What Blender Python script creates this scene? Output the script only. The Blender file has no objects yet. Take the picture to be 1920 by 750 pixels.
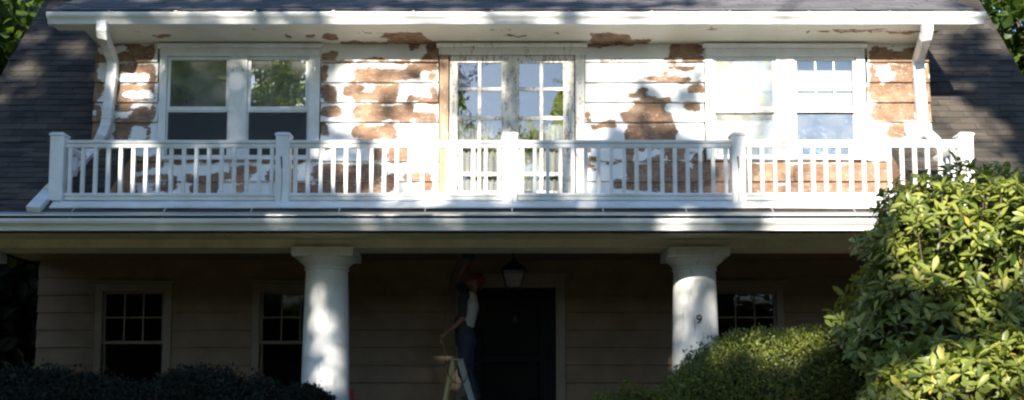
import bpy, math, random
import numpy as np
from mathutils import Vector, Matrix, noise

random.seed(7); np.random.seed(7)
R = math.radians
scene = bpy.context.scene
COL = scene.collection

# ------------------------------------------------------------------ camera
EYE = 1.6; F = 2060.0; PITCH = R(5.0); SHIFT_PX = 215.0
cam_d = bpy.data.cameras.new('camera'); cam = bpy.data.objects.new('camera', cam_d); COL.objects.link(cam)
cam.location = (0, 0, EYE); cam.rotation_euler = (R(90) + PITCH, 0, 0)
cam_d.sensor_width = 36.0; cam_d.lens = 36.0 * F / 1920.0
cam_d.shift_y = SHIFT_PX / 1920.0
cam_d.clip_start = 0.1; cam_d.clip_end = 2000
scene.camera = cam

# ------------------------------------------------------------------ sky, sun, exposure
SUN_AZ = R(12.0)      # to the left of straight-on
SUN_EL = R(21.0)
world = bpy.data.worlds.new('World'); scene.world = world; world.use_nodes = True
wn = world.node_tree.nodes; wl_ = world.node_tree.links
sky = wn.new('ShaderNodeTexSky'); sky.sky_type = 'NISHITA'; sky.sun_disc = False
sky.sun_elevation = SUN_EL; sky.sun_rotation = math.pi + SUN_AZ
sky.air_density = 1.0; sky.dust_density = 0.3; sky.ozone_density = 4.0
wl_.new(sky.outputs['Color'], wn['Background'].inputs['Color'])
wn['Background'].inputs['Strength'].default_value = 0.115
S = Vector((-math.sin(SUN_AZ) * math.cos(SUN_EL), -math.cos(SUN_AZ) * math.cos(SUN_EL), math.sin(SUN_EL)))
sun_d = bpy.data.lights.new('sun', 'SUN'); sun_d.energy = 5.0; sun_d.angle = R(0.55); sun_d.color = (1.0, 0.93, 0.82)
sun = bpy.data.objects.new('sun', sun_d); COL.objects.link(sun)
sun.rotation_euler = (-S).to_track_quat('-Z', 'Y').to_euler(); sun.location = S * 60
vs = scene.view_settings
vs.view_transform = 'Standard'; vs.look = 'None'; vs.exposure = 1.4; vs.gamma = 1.0; vs.use_curve_mapping = False
scene.cycles.filter_width = 2.3
scene.cycles.max_bounces = 8; scene.cycles.transparent_max_bounces = 16
scene.cycles.caustics_reflective = False; scene.cycles.caustics_refractive = False

# ------------------------------------------------------------------ measuring: a photo pixel on a plane at depth Y
def at(px, py, Y):
    u = (px - 960.0) / F; v = (375.0 + SHIFT_PX - py) / F
    d = Vector((u, math.cos(PITCH) - v * math.sin(PITCH), math.sin(PITCH) + v * math.cos(PITCH)))
    t = Y / d.y
    return Vector((d.x * t, Y, EYE + d.z * t))
def X(px, Y, py=230): return at(px, py, Y).x
def Z(py, Y): return at(960, py, Y).z

YW = 14.2    # dormer wall
YR = 13.0    # balcony railing
YG = 12.62   # porch gutter front
YC = 14.0    # porch columns
YP = 16.0    # porch wall
HW = 7.1     # half width of the house
DW = 5.5     # half width of the dormer
RW = 4.98    # half width of the balcony recess
FLOOR = 1.28 # porch floor
X0 = -0.02

# ------------------------------------------------------------------ object helpers
WLOC = {}
def link(o, parent=None, wloc=(0, 0, 0)):
    COL.objects.link(o)
    WLOC[o.name] = Vector(wloc)
    if parent is not None:
        o.parent = parent
        o.matrix_parent_inverse = Matrix.Translation(-WLOC[parent.name])
    return o
def empty(name, loc):
    o = bpy.data.objects.new(name, None); o.empty_display_size = 0.3; o.location = loc
    return link(o, None, loc)
def tag(o, label=None, cat=None, group=None, kind=None):
    if label: o['label'] = label
    if cat: o['category'] = cat
    if group: o['group'] = group
    if kind: o['kind'] = kind
    return o

class MB:
    def __init__(s): s.v = []; s.f = []
    def add(s, vs_, fs):
        n = len(s.v); s.v += [tuple(p) for p in vs_]; s.f += [tuple(i + n for i in f) for f in fs]; return s
    def box(s, x0, x1, y0, y1, z0, z1):
        if x0 > x1: x0, x1 = x1, x0
        if y0 > y1: y0, y1 = y1, y0
        if z0 > z1: z0, z1 = z1, z0
        return s.add([(x0,y0,z0),(x1,y0,z0),(x1,y1,z0),(x0,y1,z0),(x0,y0,z1),(x1,y0,z1),(x1,y1,z1),(x0,y1,z1)],
                     [(0,3,2,1),(4,5,6,7),(0,1,5,4),(1,2,6,5),(2,3,7,6),(3,0,4,7)])
    def hexa(s, b, t):     # bottom quad, top quad (ccw from above)
        return s.add(list(b) + list(t), [(0,3,2,1),(4,5,6,7),(0,1,5,4),(1,2,6,5),(2,3,7,6),(3,0,4,7)])
    def prism_x(s, prof, x0, x1):     # closed (y,z) profile run along x
        n = len(prof); vs_ = [(x0, y, z) for y, z in prof] + [(x1, y, z) for y, z in prof]
        fs = [(i, (i+1) % n, n + (i+1) % n, n + i) for i in range(n)]
        fs += [tuple(range(n-1, -1, -1)), tuple(range(n, 2*n))]
        return s.add(vs_, fs)
    def prism_y(s, prof, y0, y1):     # closed (x,z) profile run along y
        n = len(prof); vs_ = [(x, y0, z) for x, z in prof] + [(x, y1, z) for x, z in prof]
        fs = [(i, n + i, n + (i+1) % n, (i+1) % n) for i in range(n)]
        fs += [tuple(range(n)), tuple(range(2*n-1, n-1, -1))]
        return s.add(vs_, fs)
    def tube(s, path, rad, n=8, rect=None, up=(0,0,1), cap=True):
        path = [Vector(p) for p in path]; m = len(path)
        if not hasattr(rad, '__len__'): rad = [rad] * m
        rings = []
        for i, p in enumerate(path):
            if i == 0: t = path[1] - p
            elif i == m-1: t = p - path[i-1]
            else: t = (path[i+1] - p).normalized() + (p - path[i-1]).normalized()
            t.normalize(); upv = Vector(up)
            if abs(t.dot(upv)) > 0.97: upv = Vector((0, 1, 0)) if abs(t.y) < 0.9 else Vector((1, 0, 0))
            a = t.cross(upv).normalized(); b = a.cross(t).normalized()
            if rect:
                w, h = rect[0] / 2, rect[1] / 2
                ring = [p + a*w*sx + b*h*sy for sx, sy in ((-1,-1),(1,-1),(1,1),(-1,1))]
            else:
                ring = [p + (a*math.cos(2*math.pi*k/n) + b*math.sin(2*math.pi*k/n)) * rad[i] for k in range(n)]
            rings.append(ring)
        k = len(rings[0]); vs_ = [q for r in rings for q in r]; fs = []
        for i in range(m-1):
            for j in range(k):
                fs.append((i*k+j, i*k+(j+1) % k, (i+1)*k+(j+1) % k, (i+1)*k+j))
        if cap: fs += [tuple(range(k-1, -1, -1)), tuple((m-1)*k+j for j in range(k))]
        return s.add(vs_, fs)
    def lathe(s, prof, c=(0,0), n=48, cap=True):     # (r,z) profile about a vertical axis
        m = len(prof)
        vs_ = [(c[0] + r*math.cos(2*math.pi*k/n), c[1] + r*math.sin(2*math.pi*k/n), z) for r, z in prof for k in range(n)]
        fs = [(i*n+k, i*n+(k+1) % n, (i+1)*n+(k+1) % n, (i+1)*n+k) for i in range(m-1) for k in range(n)]
        if cap: fs += [tuple(range(n-1, -1, -1)), tuple((m-1)*n+k for k in range(n))]
        return s.add(vs_, fs)
    def ellipsoid(s, c, r, nu=16, nv=10, rot=None):
        vs_ = []; fs = []
        for i in range(nv+1):
            th = math.pi * i / nv
            for k in range(nu):
                ph = 2*math.pi*k/nu
                p = Vector((r[0]*math.sin(th)*math.cos(ph), r[1]*math.sin(th)*math.sin(ph), r[2]*math.cos(th)))
                if rot: p = rot @ p
                vs_.append(Vector(c) + p)
        for i in range(nv):
            for k in range(nu):
                fs.append((i*nu+k, (i+1)*nu+k, (i+1)*nu+(k+1) % nu, i*nu+(k+1) % nu))
        return s.add(vs_, fs)
    def mesh(s, name):
        me = bpy.data.meshes.new(name); me.from_pydata(s.v, [], s.f); me.validate(); me.update(); return me
    def build(s, name, mat, parent=None, smooth=False, bevel=0, kind=None):
        me = s.mesh(name)
        o = bpy.data.objects.new(name, me); link(o, parent)
        if mat: me.materials.append(mat)
        if smooth:
            me.polygons.foreach_set('use_smooth', [True] * len(me.polygons))
            if smooth != 'full': me.set_sharp_from_angle(angle=R(38))
        if bevel:
            b = o.modifiers.new('bevel', 'BEVEL'); b.width = bevel; b.segments = 2; b.limit_method = 'ANGLE'; b.angle_limit = R(40)
        if kind: o['kind'] = kind
        return o

# ------------------------------------------------------------------ materials
class NT:
    def __init__(s, name):
        s.m = bpy.data.materials.new(name); s.m.use_nodes = True
        s.t = s.m.node_tree; s.n = s.t.nodes; s.b = s.n['Principled BSDF']; s.out = s.n['Material Output']
        s.geo = s.n.new('ShaderNodeNewGeometry').outputs['Position']
    def mapping(s, scale=(1,1,1), loc=(0,0,0), vec=None):
        m = s.n.new('ShaderNodeMapping'); m.inputs['Scale'].default_value = scale; m.inputs['Location'].default_value = loc
        s.t.links.new(vec or s.geo, m.inputs['Vector']); return m.outputs['Vector']
    def noise(s, scale, detail=4, rough=0.55, vec=None, dist=0.0):
        n = s.n.new('ShaderNodeTexNoise'); n.inputs['Scale'].default_value = scale; n.inputs['Detail'].default_value = detail
        n.inputs['Roughness'].default_value = rough; n.inputs['Distortion'].default_value = dist
        s.t.links.new(vec or s.geo, n.inputs['Vector']); return n.outputs['Fac']
    def ramp(s, fac, stops, interp='LINEAR'):
        r = s.n.new('ShaderNodeValToRGB'); e = r.color_ramp.elements; r.color_ramp.interpolation = interp
        while len(e) < len(stops): e.new(0.5)
        for el, (p, c) in zip(e, stops):
            el.position = p; el.color = c if len(c) == 4 else (*c, 1)
        s.t.links.new(fac, r.inputs['Fac']); return r.outputs['Color']
    def mix(s, fac, a, b, mode='MIX'):
        m = s.n.new('ShaderNodeMix'); m.data_type = 'RGBA'; m.blend_type = mode
        for sock, v in ((m.inputs[0], fac), (m.inputs[6], a), (m.inputs[7], b)):
            if hasattr(v, 'is_linked') or hasattr(v, 'links'): s.t.links.new(v, sock)
            elif isinstance(v, (int, float)): sock.default_value = v
            else: sock.default_value = (*v, 1) if len(v) == 3 else v
        return m.outputs[2]
    def math(s, op, a, b=None, clamp=False):
        m = s.n.new('ShaderNodeMath'); m.operation = op; m.use_clamp = clamp
        for i, v in enumerate((a, b)):
            if v is None: continue
            if isinstance(v, (int, float)): m.inputs[i].default_value = v
            else: s.t.links.new(v, m.inputs[i])
        return m.outputs[0]
    def attr(s, name):
        a = s.n.new('ShaderNodeAttribute'); a.attribute_name = name; return a.outputs['Fac']
    def base(s, v):
        if isinstance(v, tuple): s.b.inputs['Base Color'].default_value = (*v, 1)
        else: s.t.links.new(v, s.b.inputs['Base Color'])
    def rough(s, v):
        if isinstance(v, (int, float)): s.b.inputs['Roughness'].default_value = v
        else: s.t.links.new(v, s.b.inputs['Roughness'])
    def bump(s, h, strength=0.3, dist=0.01):
        b = s.n.new('ShaderNodeBump'); b.inputs['Strength'].default_value = strength; b.inputs['Distance'].default_value = dist
        s.t.links.new(h, b.inputs['Height']); s.t.links.new(b.outputs['Normal'], s.b.inputs['Normal'])
    def objrand(s):
        o = s.n.new('ShaderNodeObjectInfo'); return o.outputs['Random']

G = lambda v: (v, v, v)
WHITE = (0.74, 0.75, 0.74)
BROWN_A = (0.11, 0.052, 0.028); BROWN_B = (0.26, 0.145, 0.082)

def m_paint(name, col=WHITE, dirt=0.25, rough=0.5, grain=(3, 3, 3)):
    t = NT(name)
    n1 = t.noise(1.0, 5, 0.6, t.mapping(grain)); n2 = t.noise(60, 3, 0.6)
    dark = tuple(c * (1 - dirt) * k for c, k in zip(col, (0.98, 0.95, 0.88)))
    c = t.mix(t.ramp(n1, [(0.38, G(0)), (0.72, G(1))]), col, dark)
    fl = t.ramp(n2, [(0.70, G(0)), (0.78, G(1))])
    c = t.mix(t.math('MULTIPLY', fl, 0.25), c, (0.30, 0.24, 0.18))
    t.base(c); t.rough(rough); t.bump(n2, 0.15, 0.004); return t.m

def m_peel(name, paint=WHITE):
    """white paint flaking off brown wood; the attribute says roughly where it has gone"""
    t = NT(name)
    a = t.attr('bare')
    warp = t.noise(9, 7, 0.72, t.mapping((0.55, 1, 2.0)), 0.4)
    fine = t.noise(42, 5, 0.75, t.mapping((0.5, 1, 2.0)))
    f = t.math('ADD', a, t.math('MULTIPLY', t.math('SUBTRACT', warp, 0.5), 0.75))
    f = t.math('ADD', f, t.math('MULTIPLY', t.math('SUBTRACT', fine, 0.5), 0.50))
    chip = t.ramp(t.noise(30, 4, 0.7, t.mapping((0.6, 1, 1.6))), [(0.70, G(0)), (0.73, G(1))])
    mask = t.math('MAXIMUM', t.ramp(f, [(0.49, G(0)), (0.53, G(1))]), t.math('MULTIPLY', chip, 0.8))
    edge = t.ramp(f, [(0.40, G(0)), (0.495, G(1)), (0.54, G(0))])
    grain = t.noise(5, 6, 0.7, t.mapping((0.8, 1, 9)))
    blot = t.noise(5, 4, 0.6)
    br = t.mix(t.ramp(grain, [(0.3, G(0)), (0.7, G(1))]), BROWN_A, BROWN_B)
    br = t.mix(t.ramp(blot, [(0.42, G(0)), (0.68, G(0.75))]), br, (0.36, 0.23, 0.14))
    sp = t.noise(38, 4, 0.7)
    br = t.mix(t.ramp(sp, [(0.63, G(0)), (0.69, G(0.8))]), br, (0.62, 0.56, 0.48))
    dirt = t.noise(2.2, 5, 0.6)
    wh = t.mix(t.ramp(dirt, [(0.4, G(0)), (0.75, G(0.5))]), paint, tuple(c * k for c, k in zip(paint, (0.80, 0.78, 0.70))))
    pm = t.ramp(t.noise(13, 5, 0.7, t.mapping((1, 1, 2.2))), [(0.56, G(0)), (0.62, G(0.65))])
    br = t.mix(pm, br, (0.34, 0.30, 0.26))
    c = t.mix(mask, wh, br)
    c = t.mix(t.math('MULTIPLY', edge, 0.5), c, (0.80, 0.78, 0.72))
    t.base(c); t.rough(t.mix(mask, G(0.45), G(0.8)))
    h = t.math('ADD', t.math('MULTIPLY', mask, -0.6), t.math('MULTIPLY', grain, 0.25))
    t.bump(h, 0.6, 0.004); return t.m

def m_weathered(name, bare=0.5, lo=(0.22, 0.16, 0.11), hi=(0.42, 0.34, 0.25)):
    t = NT(name)
    n1 = t.noise(5, 6, 0.7, t.mapping((5, 1, 1.2)), 0.5); n2 = t.noise(40, 5, 0.7)
    f = t.math('ADD', n1, t.math('MULTIPLY', t.math('SUBTRACT', n2, 0.5), 0.5))
    mask = t.ramp(f, [(0.60 - 0.2*bare, G(0)), (0.68 - 0.2*bare, G(1))])
    wood = t.mix(n2, lo, hi)
    t.base(t.mix(mask, (0.66, 0.64, 0.58), wood)); t.rough(0.7); t.bump(f, 0.5, 0.006); return t.m

def m_shingle(name, lo=(0.028, 0.030, 0.036), hi=(0.095, 0.092, 0.095), dark=0.0):
    t = NT(name)
    # each tab its own tone: cells about one tab wide
    mp = t.mapping((3.1, 5.5, 7.1)); w = t.n.new('ShaderNodeTexVoronoi'); w.inputs['Scale'].default_value = 1.0
    t.t.links.new(mp, w.inputs['Vector'])
    g = t.noise(180, 3, 0.7); n = t.noise(1.3, 4, 0.6)
    sep = t.n.new('ShaderNodeSeparateColor'); t.t.links.new(w.outputs['Color'], sep.inputs[0])
    k = t.math('ADD', t.math('MULTIPLY', sep.outputs[0], 0.35), t.math('MULTIPLY', t.objrand(), 0.35))
    k = t.math('ADD', k, t.math('MULTIPLY', g, 0.35)); k = t.math('ADD', k, t.math('MULTIPLY', n, 0.2))
    t.base(t.ramp(k, [(0.1, lo), (0.95, hi)])); t.rough(0.9); t.bump(g, 0.5, 0.004); return t.m

def m_plain(name, col, rough=0.5, metal=0.0, var=0.15, scale=8):
    t = NT(name); n = t.noise(scale, 4, 0.6)
    t.base(t.mix(n, col, tuple(c * (1 - var) for c in col))); t.rough(rough); t.b.inputs['Metallic'].default_value = metal
    return t.m

def m_glass(name, ior=2.0, tint=(0.95, 0.96, 0.955), rough=0.015):
    t = NT(name); n = t.n; l = t.t.links
    fr = n.new('ShaderNodeFresnel'); fr.inputs['IOR'].default_value = ior
    gl = n.new('ShaderNodeBsdfGlossy'); gl.inputs['Roughness'].default_value = rough; gl.inputs['Color'].default_value = (1, 1, 1, 1)
    tr = n.new('ShaderNodeBsdfTransparent'); tr.inputs['Color'].default_value = (*tint, 1)
    wob = n.new('ShaderNodeBump'); wob.inputs['Strength'].default_value = 0.06; wob.inputs['Distance'].default_value = 0.02
    l.new(t.noise(6, 2, 0.5), wob.inputs['Height']); l.new(wob.outputs['Normal'], gl.inputs['Normal'])
    mx = n.new('ShaderNodeMixShader'); l.new(fr.outputs[0], mx.inputs[0]); l.new(tr.outputs[0], mx.inputs[1]); l.new(gl.outputs[0], mx.inputs[2])
    l.new(mx.outputs[0], t.out.inputs['Surface']); return t.m

def m_screen(name):
    t = NT(name); n = t.n; l = t.t.links
    tr = n.new('ShaderNodeBsdfTransparent'); di = n.new('ShaderNodeBsdfDiffuse'); di.inputs['Color'].default_value = (0.075, 0.08, 0.085, 1)
    mx = n.new('ShaderNodeMixShader'); mx.inputs[0].default_value = 0.62
    l.new(tr.outputs[0], mx.inputs[1]); l.new(di.outputs[0], mx.inputs[2]); l.new(mx.outputs[0], t.out.inputs['Surface']); return t.m

def m_leaf(name, a, b, trans=0.3, rough=0.45, tr_col=None, accent=None):
    t = NT(name); n = t.n; l = t.t.links
    r = t.attr('tone'); c = t.ramp(r, [(0.0, a), (0.85, b), (1.0, accent or b)])
    t.base(c); t.rough(rough); t.b.inputs['Specular IOR Level'].default_value = 0.4
    tl = n.new('ShaderNodeBsdfTranslucent')
    if tr_col: tl.inputs['Color'].default_value = (*tr_col, 1)
    else: l.new(c, tl.inputs['Color'])
    mx = n.new('ShaderNodeMixShader'); mx.inputs[0].default_value = trans
    l.new(t.b.outputs[0], mx.inputs[1]); l.new(tl.outputs[0], mx.inputs[2]); l.new(mx.outputs[0], t.out.inputs['Surface']); return t.m

M = {}
M['white'] = m_paint('white paint', WHITE, 0.16, 0.42)
M['rail'] = m_paint('railing paint', (0.76, 0.77, 0.77), 0.2, 0.42)
M['gutter'] = m_paint('gutter enamel', (0.72, 0.73, 0.73), 0.22, 0.30, (0.8, 4, 14))
M['peel'] = m_peel('peeling siding paint')
M['soffit'] = m_peel('peeling soffit paint', (0.70, 0.67, 0.57))
M['trim'] = m_paint('window trim paint', (0.73, 0.74, 0.73), 0.22, 0.45)
M['weathered'] = m_weathered('weathered door paint', 0.42)
M['weathered_head'] = m_weathered('weathered head paint', 0.15)
M['stripped'] = m_weathered('stripped casing wood', 1.25, (0.24, 0.14, 0.075), (0.42, 0.27, 0.16))
M['bare'] = m_plain('bare stripped wood', (0.40, 0.28, 0.18), 0.75, 0, 0.35, 14)
M['shingle'] = m_shingle('asphalt shingle', (0.005, 0.006, 0.008), (0.085, 0.07, 0.054))
M['shingle_top'] = m_shingle('weathered asphalt shingle', (0.06, 0.06, 0.07), (0.17, 0.16, 0.165))
M['porch'] = m_paint('porch wall paint', (0.19, 0.122, 0.068), 0.25, 0.6)
M['porch_trim'] = m_paint('porch trim paint', (0.20, 0.15, 0.10), 0.2, 0.5)
M['beam'] = m_paint('cream beam paint', (0.70, 0.64, 0.46), 0.25, 0.5)
M['deckpaint'] = m_paint('deck membrane', (0.75, 0.76, 0.76), 0.2, 0.5)
M['glass'] = m_glass('window glass')
def m_dust_glare(name, film, ior=2.2):  # white film over the glass: dust, and glare painted in
    m = m_glass(name, ior); nt = m.node_tree; out = nt.nodes['Material Output']; src = out.inputs['Surface'].links[0].from_socket
    di = nt.nodes.new('ShaderNodeBsdfDiffuse'); di.inputs['Color'].default_value = (0.75, 0.76, 0.74, 1)
    n = nt.nodes.new('ShaderNodeTexNoise'); n.inputs['Scale'].default_value = 3.5; n.inputs['Detail'].default_value = 5
    g_ = nt.nodes.new('ShaderNodeNewGeometry'); nt.links.new(g_.outputs['Position'], n.inputs['Vector'])
    mr = nt.nodes.new('ShaderNodeMapRange'); mr.inputs[1].default_value = 0.3; mr.inputs[2].default_value = 0.7; mr.inputs[3].default_value = film*0.5; mr.inputs[4].default_value = film*1.5
    nt.links.new(n.outputs['Fac'], mr.inputs[0]); mx = nt.nodes.new('ShaderNodeMixShader'); nt.links.new(mr.outputs[0], mx.inputs[0]); nt.links.new(src, mx.inputs[1]); nt.links.new(di.outputs[0], mx.inputs[2]); nt.links.new(mx.outputs[0], out.inputs['Surface']); return m
M['glare_glass'] = m_dust_glare('glare film glass', 0.2, 2.0)  # heavier white film, painting in the glare on the sunlit right window
M['storm_glass'] = m_dust_glare('dusty storm glass', 0.12, 3.0)
M['glass_low'] = m_glass('door glass', 1.22)
M['screen'] = m_screen('insect screen')
M['shade'] = m_plain('roller shade', (0.78, 0.77, 0.72), 0.8, 0, 0.05)
M['curtain'] = m_plain('lace curtain', (0.42, 0.42, 0.43), 0.9, 0, 0.3, 25)
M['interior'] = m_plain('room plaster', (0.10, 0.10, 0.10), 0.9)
M['black'] = m_plain('black door paint', (0.006, 0.006, 0.007), 0.55)
M['black'].node_tree.nodes['Principled BSDF'].inputs['Specular IOR Level'].default_value = 0.08
M['dark_sash'] = m_plain('dark sash paint', (0.16, 0.11, 0.07), 0.5)
M['iron'] = m_plain('black iron', (0.012, 0.012, 0.012), 0.45, 0.6)
M['brass'] = m_plain('tarnished brass', (0.10, 0.075, 0.03), 0.5, 0.8)
M['rust'] = m_plain('rusty crack', (0.16, 0.055, 0.025), 0.9)
M['strap'] = m_plain('gutter strap metal', (0.45, 0.45, 0.43), 0.4, 0.6)
M['floor'] = m_plain('porch floor paint', (0.16, 0.17, 0.17), 0.6)
M['stone'] = m_plain('foundation stone', (0.24, 0.22, 0.20), 0.9, 0, 0.4, 5)

def m_column():
    t = NT('column paint')
    st = t.noise(1, 6, 0.65, t.mapping((34, 34, 2.2))); n = t.noise(3, 4, 0.6); bl = t.noise(1, 4, 0.6, t.mapping((9, 9, 5)))
    k = t.math('MULTIPLY', t.ramp(st, [(0.57, G(0)), (0.66, G(1))]), t.ramp(bl, [(0.42, G(0)), (0.56, G(1))]))
    c = t.mix(t.ramp(n, [(0.35, G(0)), (0.75, G(1))]), (0.74, 0.74, 0.72), (0.60, 0.60, 0.58))
    t.base(t.mix(t.math('MULTIPLY', k, 0.75), c, (0.27, 0.24, 0.22))); t.rough(0.5); t.bump(k, -0.4, 0.004); return t.m
M['column'] = m_column()

# ------------------------------------------------------------------ ground
gm = NT('grass ground'); gn = gm.noise(3, 6, 0.7); gn2 = gm.noise(60, 4, 0.7)
gm.base(gm.mix(gm.math('MULTIPLY', gm.math('ADD', gn, gn2), 0.5), (0.05, 0.06, 0.016), (0.13, 0.13, 0.04))); gm.rough(0.95); gm.bump(gn2, 0.8, 0.03)
g = MB()
ys = [-400, -60, -20, -8, 0, 6, 9, 11, 13, 40, 400]; zs = [-6, -2, -0.6, -0.2, 0, 0.15, 0.4, 0.62, 0.7, 0.7, 0.7]
xs = [-400, -40, -12, 0, 12, 40, 400]
gv = [(x, y, z) for y, z in zip(ys, zs) for x in xs]; nx = len(xs)
g.add(gv, [(j*nx+i, j*nx+i+1, (j+1)*nx+i+1, (j+1)*nx+i) for j in range(len(ys)-1) for i in range(nx-1)])
tag(g.build('ground', gm.m, None, smooth='full'), kind='structure')

dm = NT('pale bounce ground'); dn = dm.noise(4, 5, 0.6); dn2 = dm.noise(90, 3, 0.7)  # unseen pale surface added to bounce sunlight up to the beam and soffits
dm.base(dm.mix(dm.math('MULTIPLY', dm.math('ADD', dn, dn2), 0.5), (0.20, 0.195, 0.18), (0.34, 0.33, 0.30))); dm.rough(0.95); dm.bump(dn2, 0.8, 0.01)
dv = MB(); dy = [-6.0, 0, 6, 8.6]; dz = [-0.15, 0.004, 0.154, 0.364]
dx = [-3.5, -1, 3, 12, 14]
dv.add([(x, y, z + 0.004) for y, z in zip(dy, dz) for x in dx], [(j*5+i, j*5+i+1, (j+1)*5+i+1, (j+1)*5+i) for j in range(3) for i in range(4)])
tag(dv.build('bounce_ground', dm.m, None), kind='structure')

# ================================================================== THE HOUSE
HOUSE = empty('house', (X0, YP, 0.7))
tag(HOUSE, 'old two-storey house with peeling white siding, shingled roof and columned porch', 'house')

def wall_grid(mb, x0, x1, z0, z1, y0, y1, holes):
    xs_ = sorted({x0, x1, *[h[0] for h in holes], *[h[1] for h in holes]}); zs_ = sorted({z0, z1, *[h[2] for h in holes], *[h[3] for h in holes]})
    for a, b in zip(xs_, xs_[1:]):
        run = None
        for c, d in zip(zs_, zs_[1:]):
            mx, mz = (a+b)/2, (c+d)/2
            if not any(h[0] < mx < h[1] and h[2] < mz < h[3] for h in holes): mb.box(a, b, y0, y1, c, d)

# -------- roof profile of the lower gambrel slope, flaring out over the porch
Zeave = Z(404, YG + 0.10)
PROF = [(YG + 0.08, Zeave), (YR, Z(379, YR)), (YW, Z(270, YW)), (17.0, Z(270, YW) + (17.0 - YW) * 1.21)]
def roof_z(y):
    for (a, za), (b, zb) in zip(PROF, PROF[1:]):
        if y <= b: return za + (zb - za) * (y - a) / (b - a)
    return PROF[-1][1]
def prof_at(s):
    for (a, za), (b, zb) in zip(PROF, PROF[1:]):
        L = math.hypot(b-a, zb-za)
        if s <= L: return a + (b-a)*s/L, za + (zb-za)*s/L, math.atan2(zb-za, b-a)
        s -= L
    return PROF[-1][0], PROF[-1][1], math.atan2(1.19, 1)
LEN = sum(math.hypot(b-a, zb-za) for (a, za), (b, zb) in zip(PROF, PROF[1:]))
RIDGE_Y = 20.6
UP = [(17.0, PROF[-1][1]), (RIDGE_Y, PROF[-1][1] + (RIDGE_Y - 17.0) * 0.5)]

# main roof deck: two end strips full length, the strips beside the recess, the eave strip, upper and rear slopes
def slab(mb, pts, x0, x1, th=0.10):
    low = [(y + 0.04, z - th) for y, z in pts]
    for (a, b), (c, d) in zip(zip(pts, pts[1:]), zip(low, low[1:])):
        mb.add([(x0, *a), (x1, *a), (x1, *b), (x0, *b), (x0, *c), (x1, *c), (x1, *d), (x0, *d)],
               [(0,1,2,3),(7,6,5,4),(0,4,5,1),(2,6,7,3),(1,5,6,2),(3,7,4,0)])
rd = MB(); OV = 0.15
for sgn in (-1, 1):
    xa, xb = sorted((sgn*(HW+OV), sgn*DW)); slab(rd, PROF, xa, xb)
    xa, xb = sorted((sgn*DW, sgn*RW)); slab(rd, PROF[:3], xa, xb)
slab(rd, [PROF[0], (YR - 0.03, roof_z(YR - 0.03))], -RW, RW)
slab(rd, UP, -(HW+OV), HW+OV)
slab(rd, [(RIDGE_Y, UP[1][1]), (24.2, UP[0][1] ), (28.2, 4.0)], -(HW+OV), HW+OV)
ROOF = rd.build('main_roof', M['shingle'], HOUSE)
tag(ROOF, 'dark shingled gambrel slope on both sides of the dormer')
# rake boards
for sgn in (-1, 1):
    rk = MB(); x0_, x1_ = sorted((sgn*(HW+OV-0.012), sgn*(HW+OV-0.045)))
    pts = PROF + [UP[1]]
    for (a, za), (b, zb) in zip(pts, pts[1:]):
        rk.add([(x0_, a, za-0.10), (x1_, a, za-0.10), (x1_, b, zb-0.10), (x0_, b, zb-0.10), (x0_, a, za-0.26), (x1_, a, za-0.26), (x1_, b, zb-0.26), (x0_, b, zb-0.26)],
               [(0,1,2,3),(7,6,5,4),(0,4,5,1),(2,6,7,3),(1,5,6,2),(3,7,4,0)])
    rk.build('rake_board', M['white'], HOUSE)

# shingle tabs
EXPO = 0.140; TABW = 0.345; TH = 0.012
def tab_mesh(w):
    h = EXPO * 1.15; a = 0.003
    v = [(-w/2+a, 0, 0), (w/2-a, 0, 0), (w/2-a, h, 0), (-w/2+a, h, 0), (-w/2+a, 0, TH), (w/2-a, 0, TH), (w/2-a, h, 0.002), (-w/2+a, h, 0.002)]
    me = bpy.data.meshes.new('shingle'); me.from_pydata(v, [], [(0,3,2,1),(4,5,6,7),(0,1,5,4),(1,2,6,5),(2,3,7,6),(3,0,4,7)]); me.update()
    me.materials.append(M['shingle']); return me
TAB = tab_mesh(TABW)
rest = MB(); tabs = []
ncourse = int(LEN / EXPO)
for i in range(ncourse):
    y, z, ang = prof_at(i * EXPO)
    off = (0.0, 0.17, 0.09, 0.25)[i % 4] + random.uniform(-0.01, 0.01)
    for sgn in (-1, 1):
        inner = DW + 0.02 if y > YW - 0.05 else RW + 0.005
        x = HW + OV - off
        while x > inner - 0.1:
            xc = x - TABW/2; x -= TABW
            if xc - TABW/2 < inner: 
                if xc + TABW/2 - inner < 0.06: continue
                w2 = (xc + TABW/2) - inner; cx = inner + w2/2
            else: w2 = TABW; cx = xc
            tabs.append((sgn*cx, y, z, ang, w2))
    if y < YR - 0.16:     # eave strip in front of the balcony
        x = -RW + off
        while x < RW - 0.1:
            tabs.append((x + TABW/2, y, z, ang, TABW if x + TABW < RW else RW - x)); x += TABW
def vis(t):
    px = 960 + F * t[0] / (t[1]*math.cos(PITCH) + (t[2]-EYE)*math.sin(PITCH))
    inside = -25 < px < 1945
    bush = px > 1640 and t[2] < 4.75
    full = abs(t[4] - TABW) < 1e-4
    return inside and full and not bush and not (abs(t[0]) < RW) and t[1] < 16.6
n_obj = 0; random.shuffle(tabs)
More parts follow.
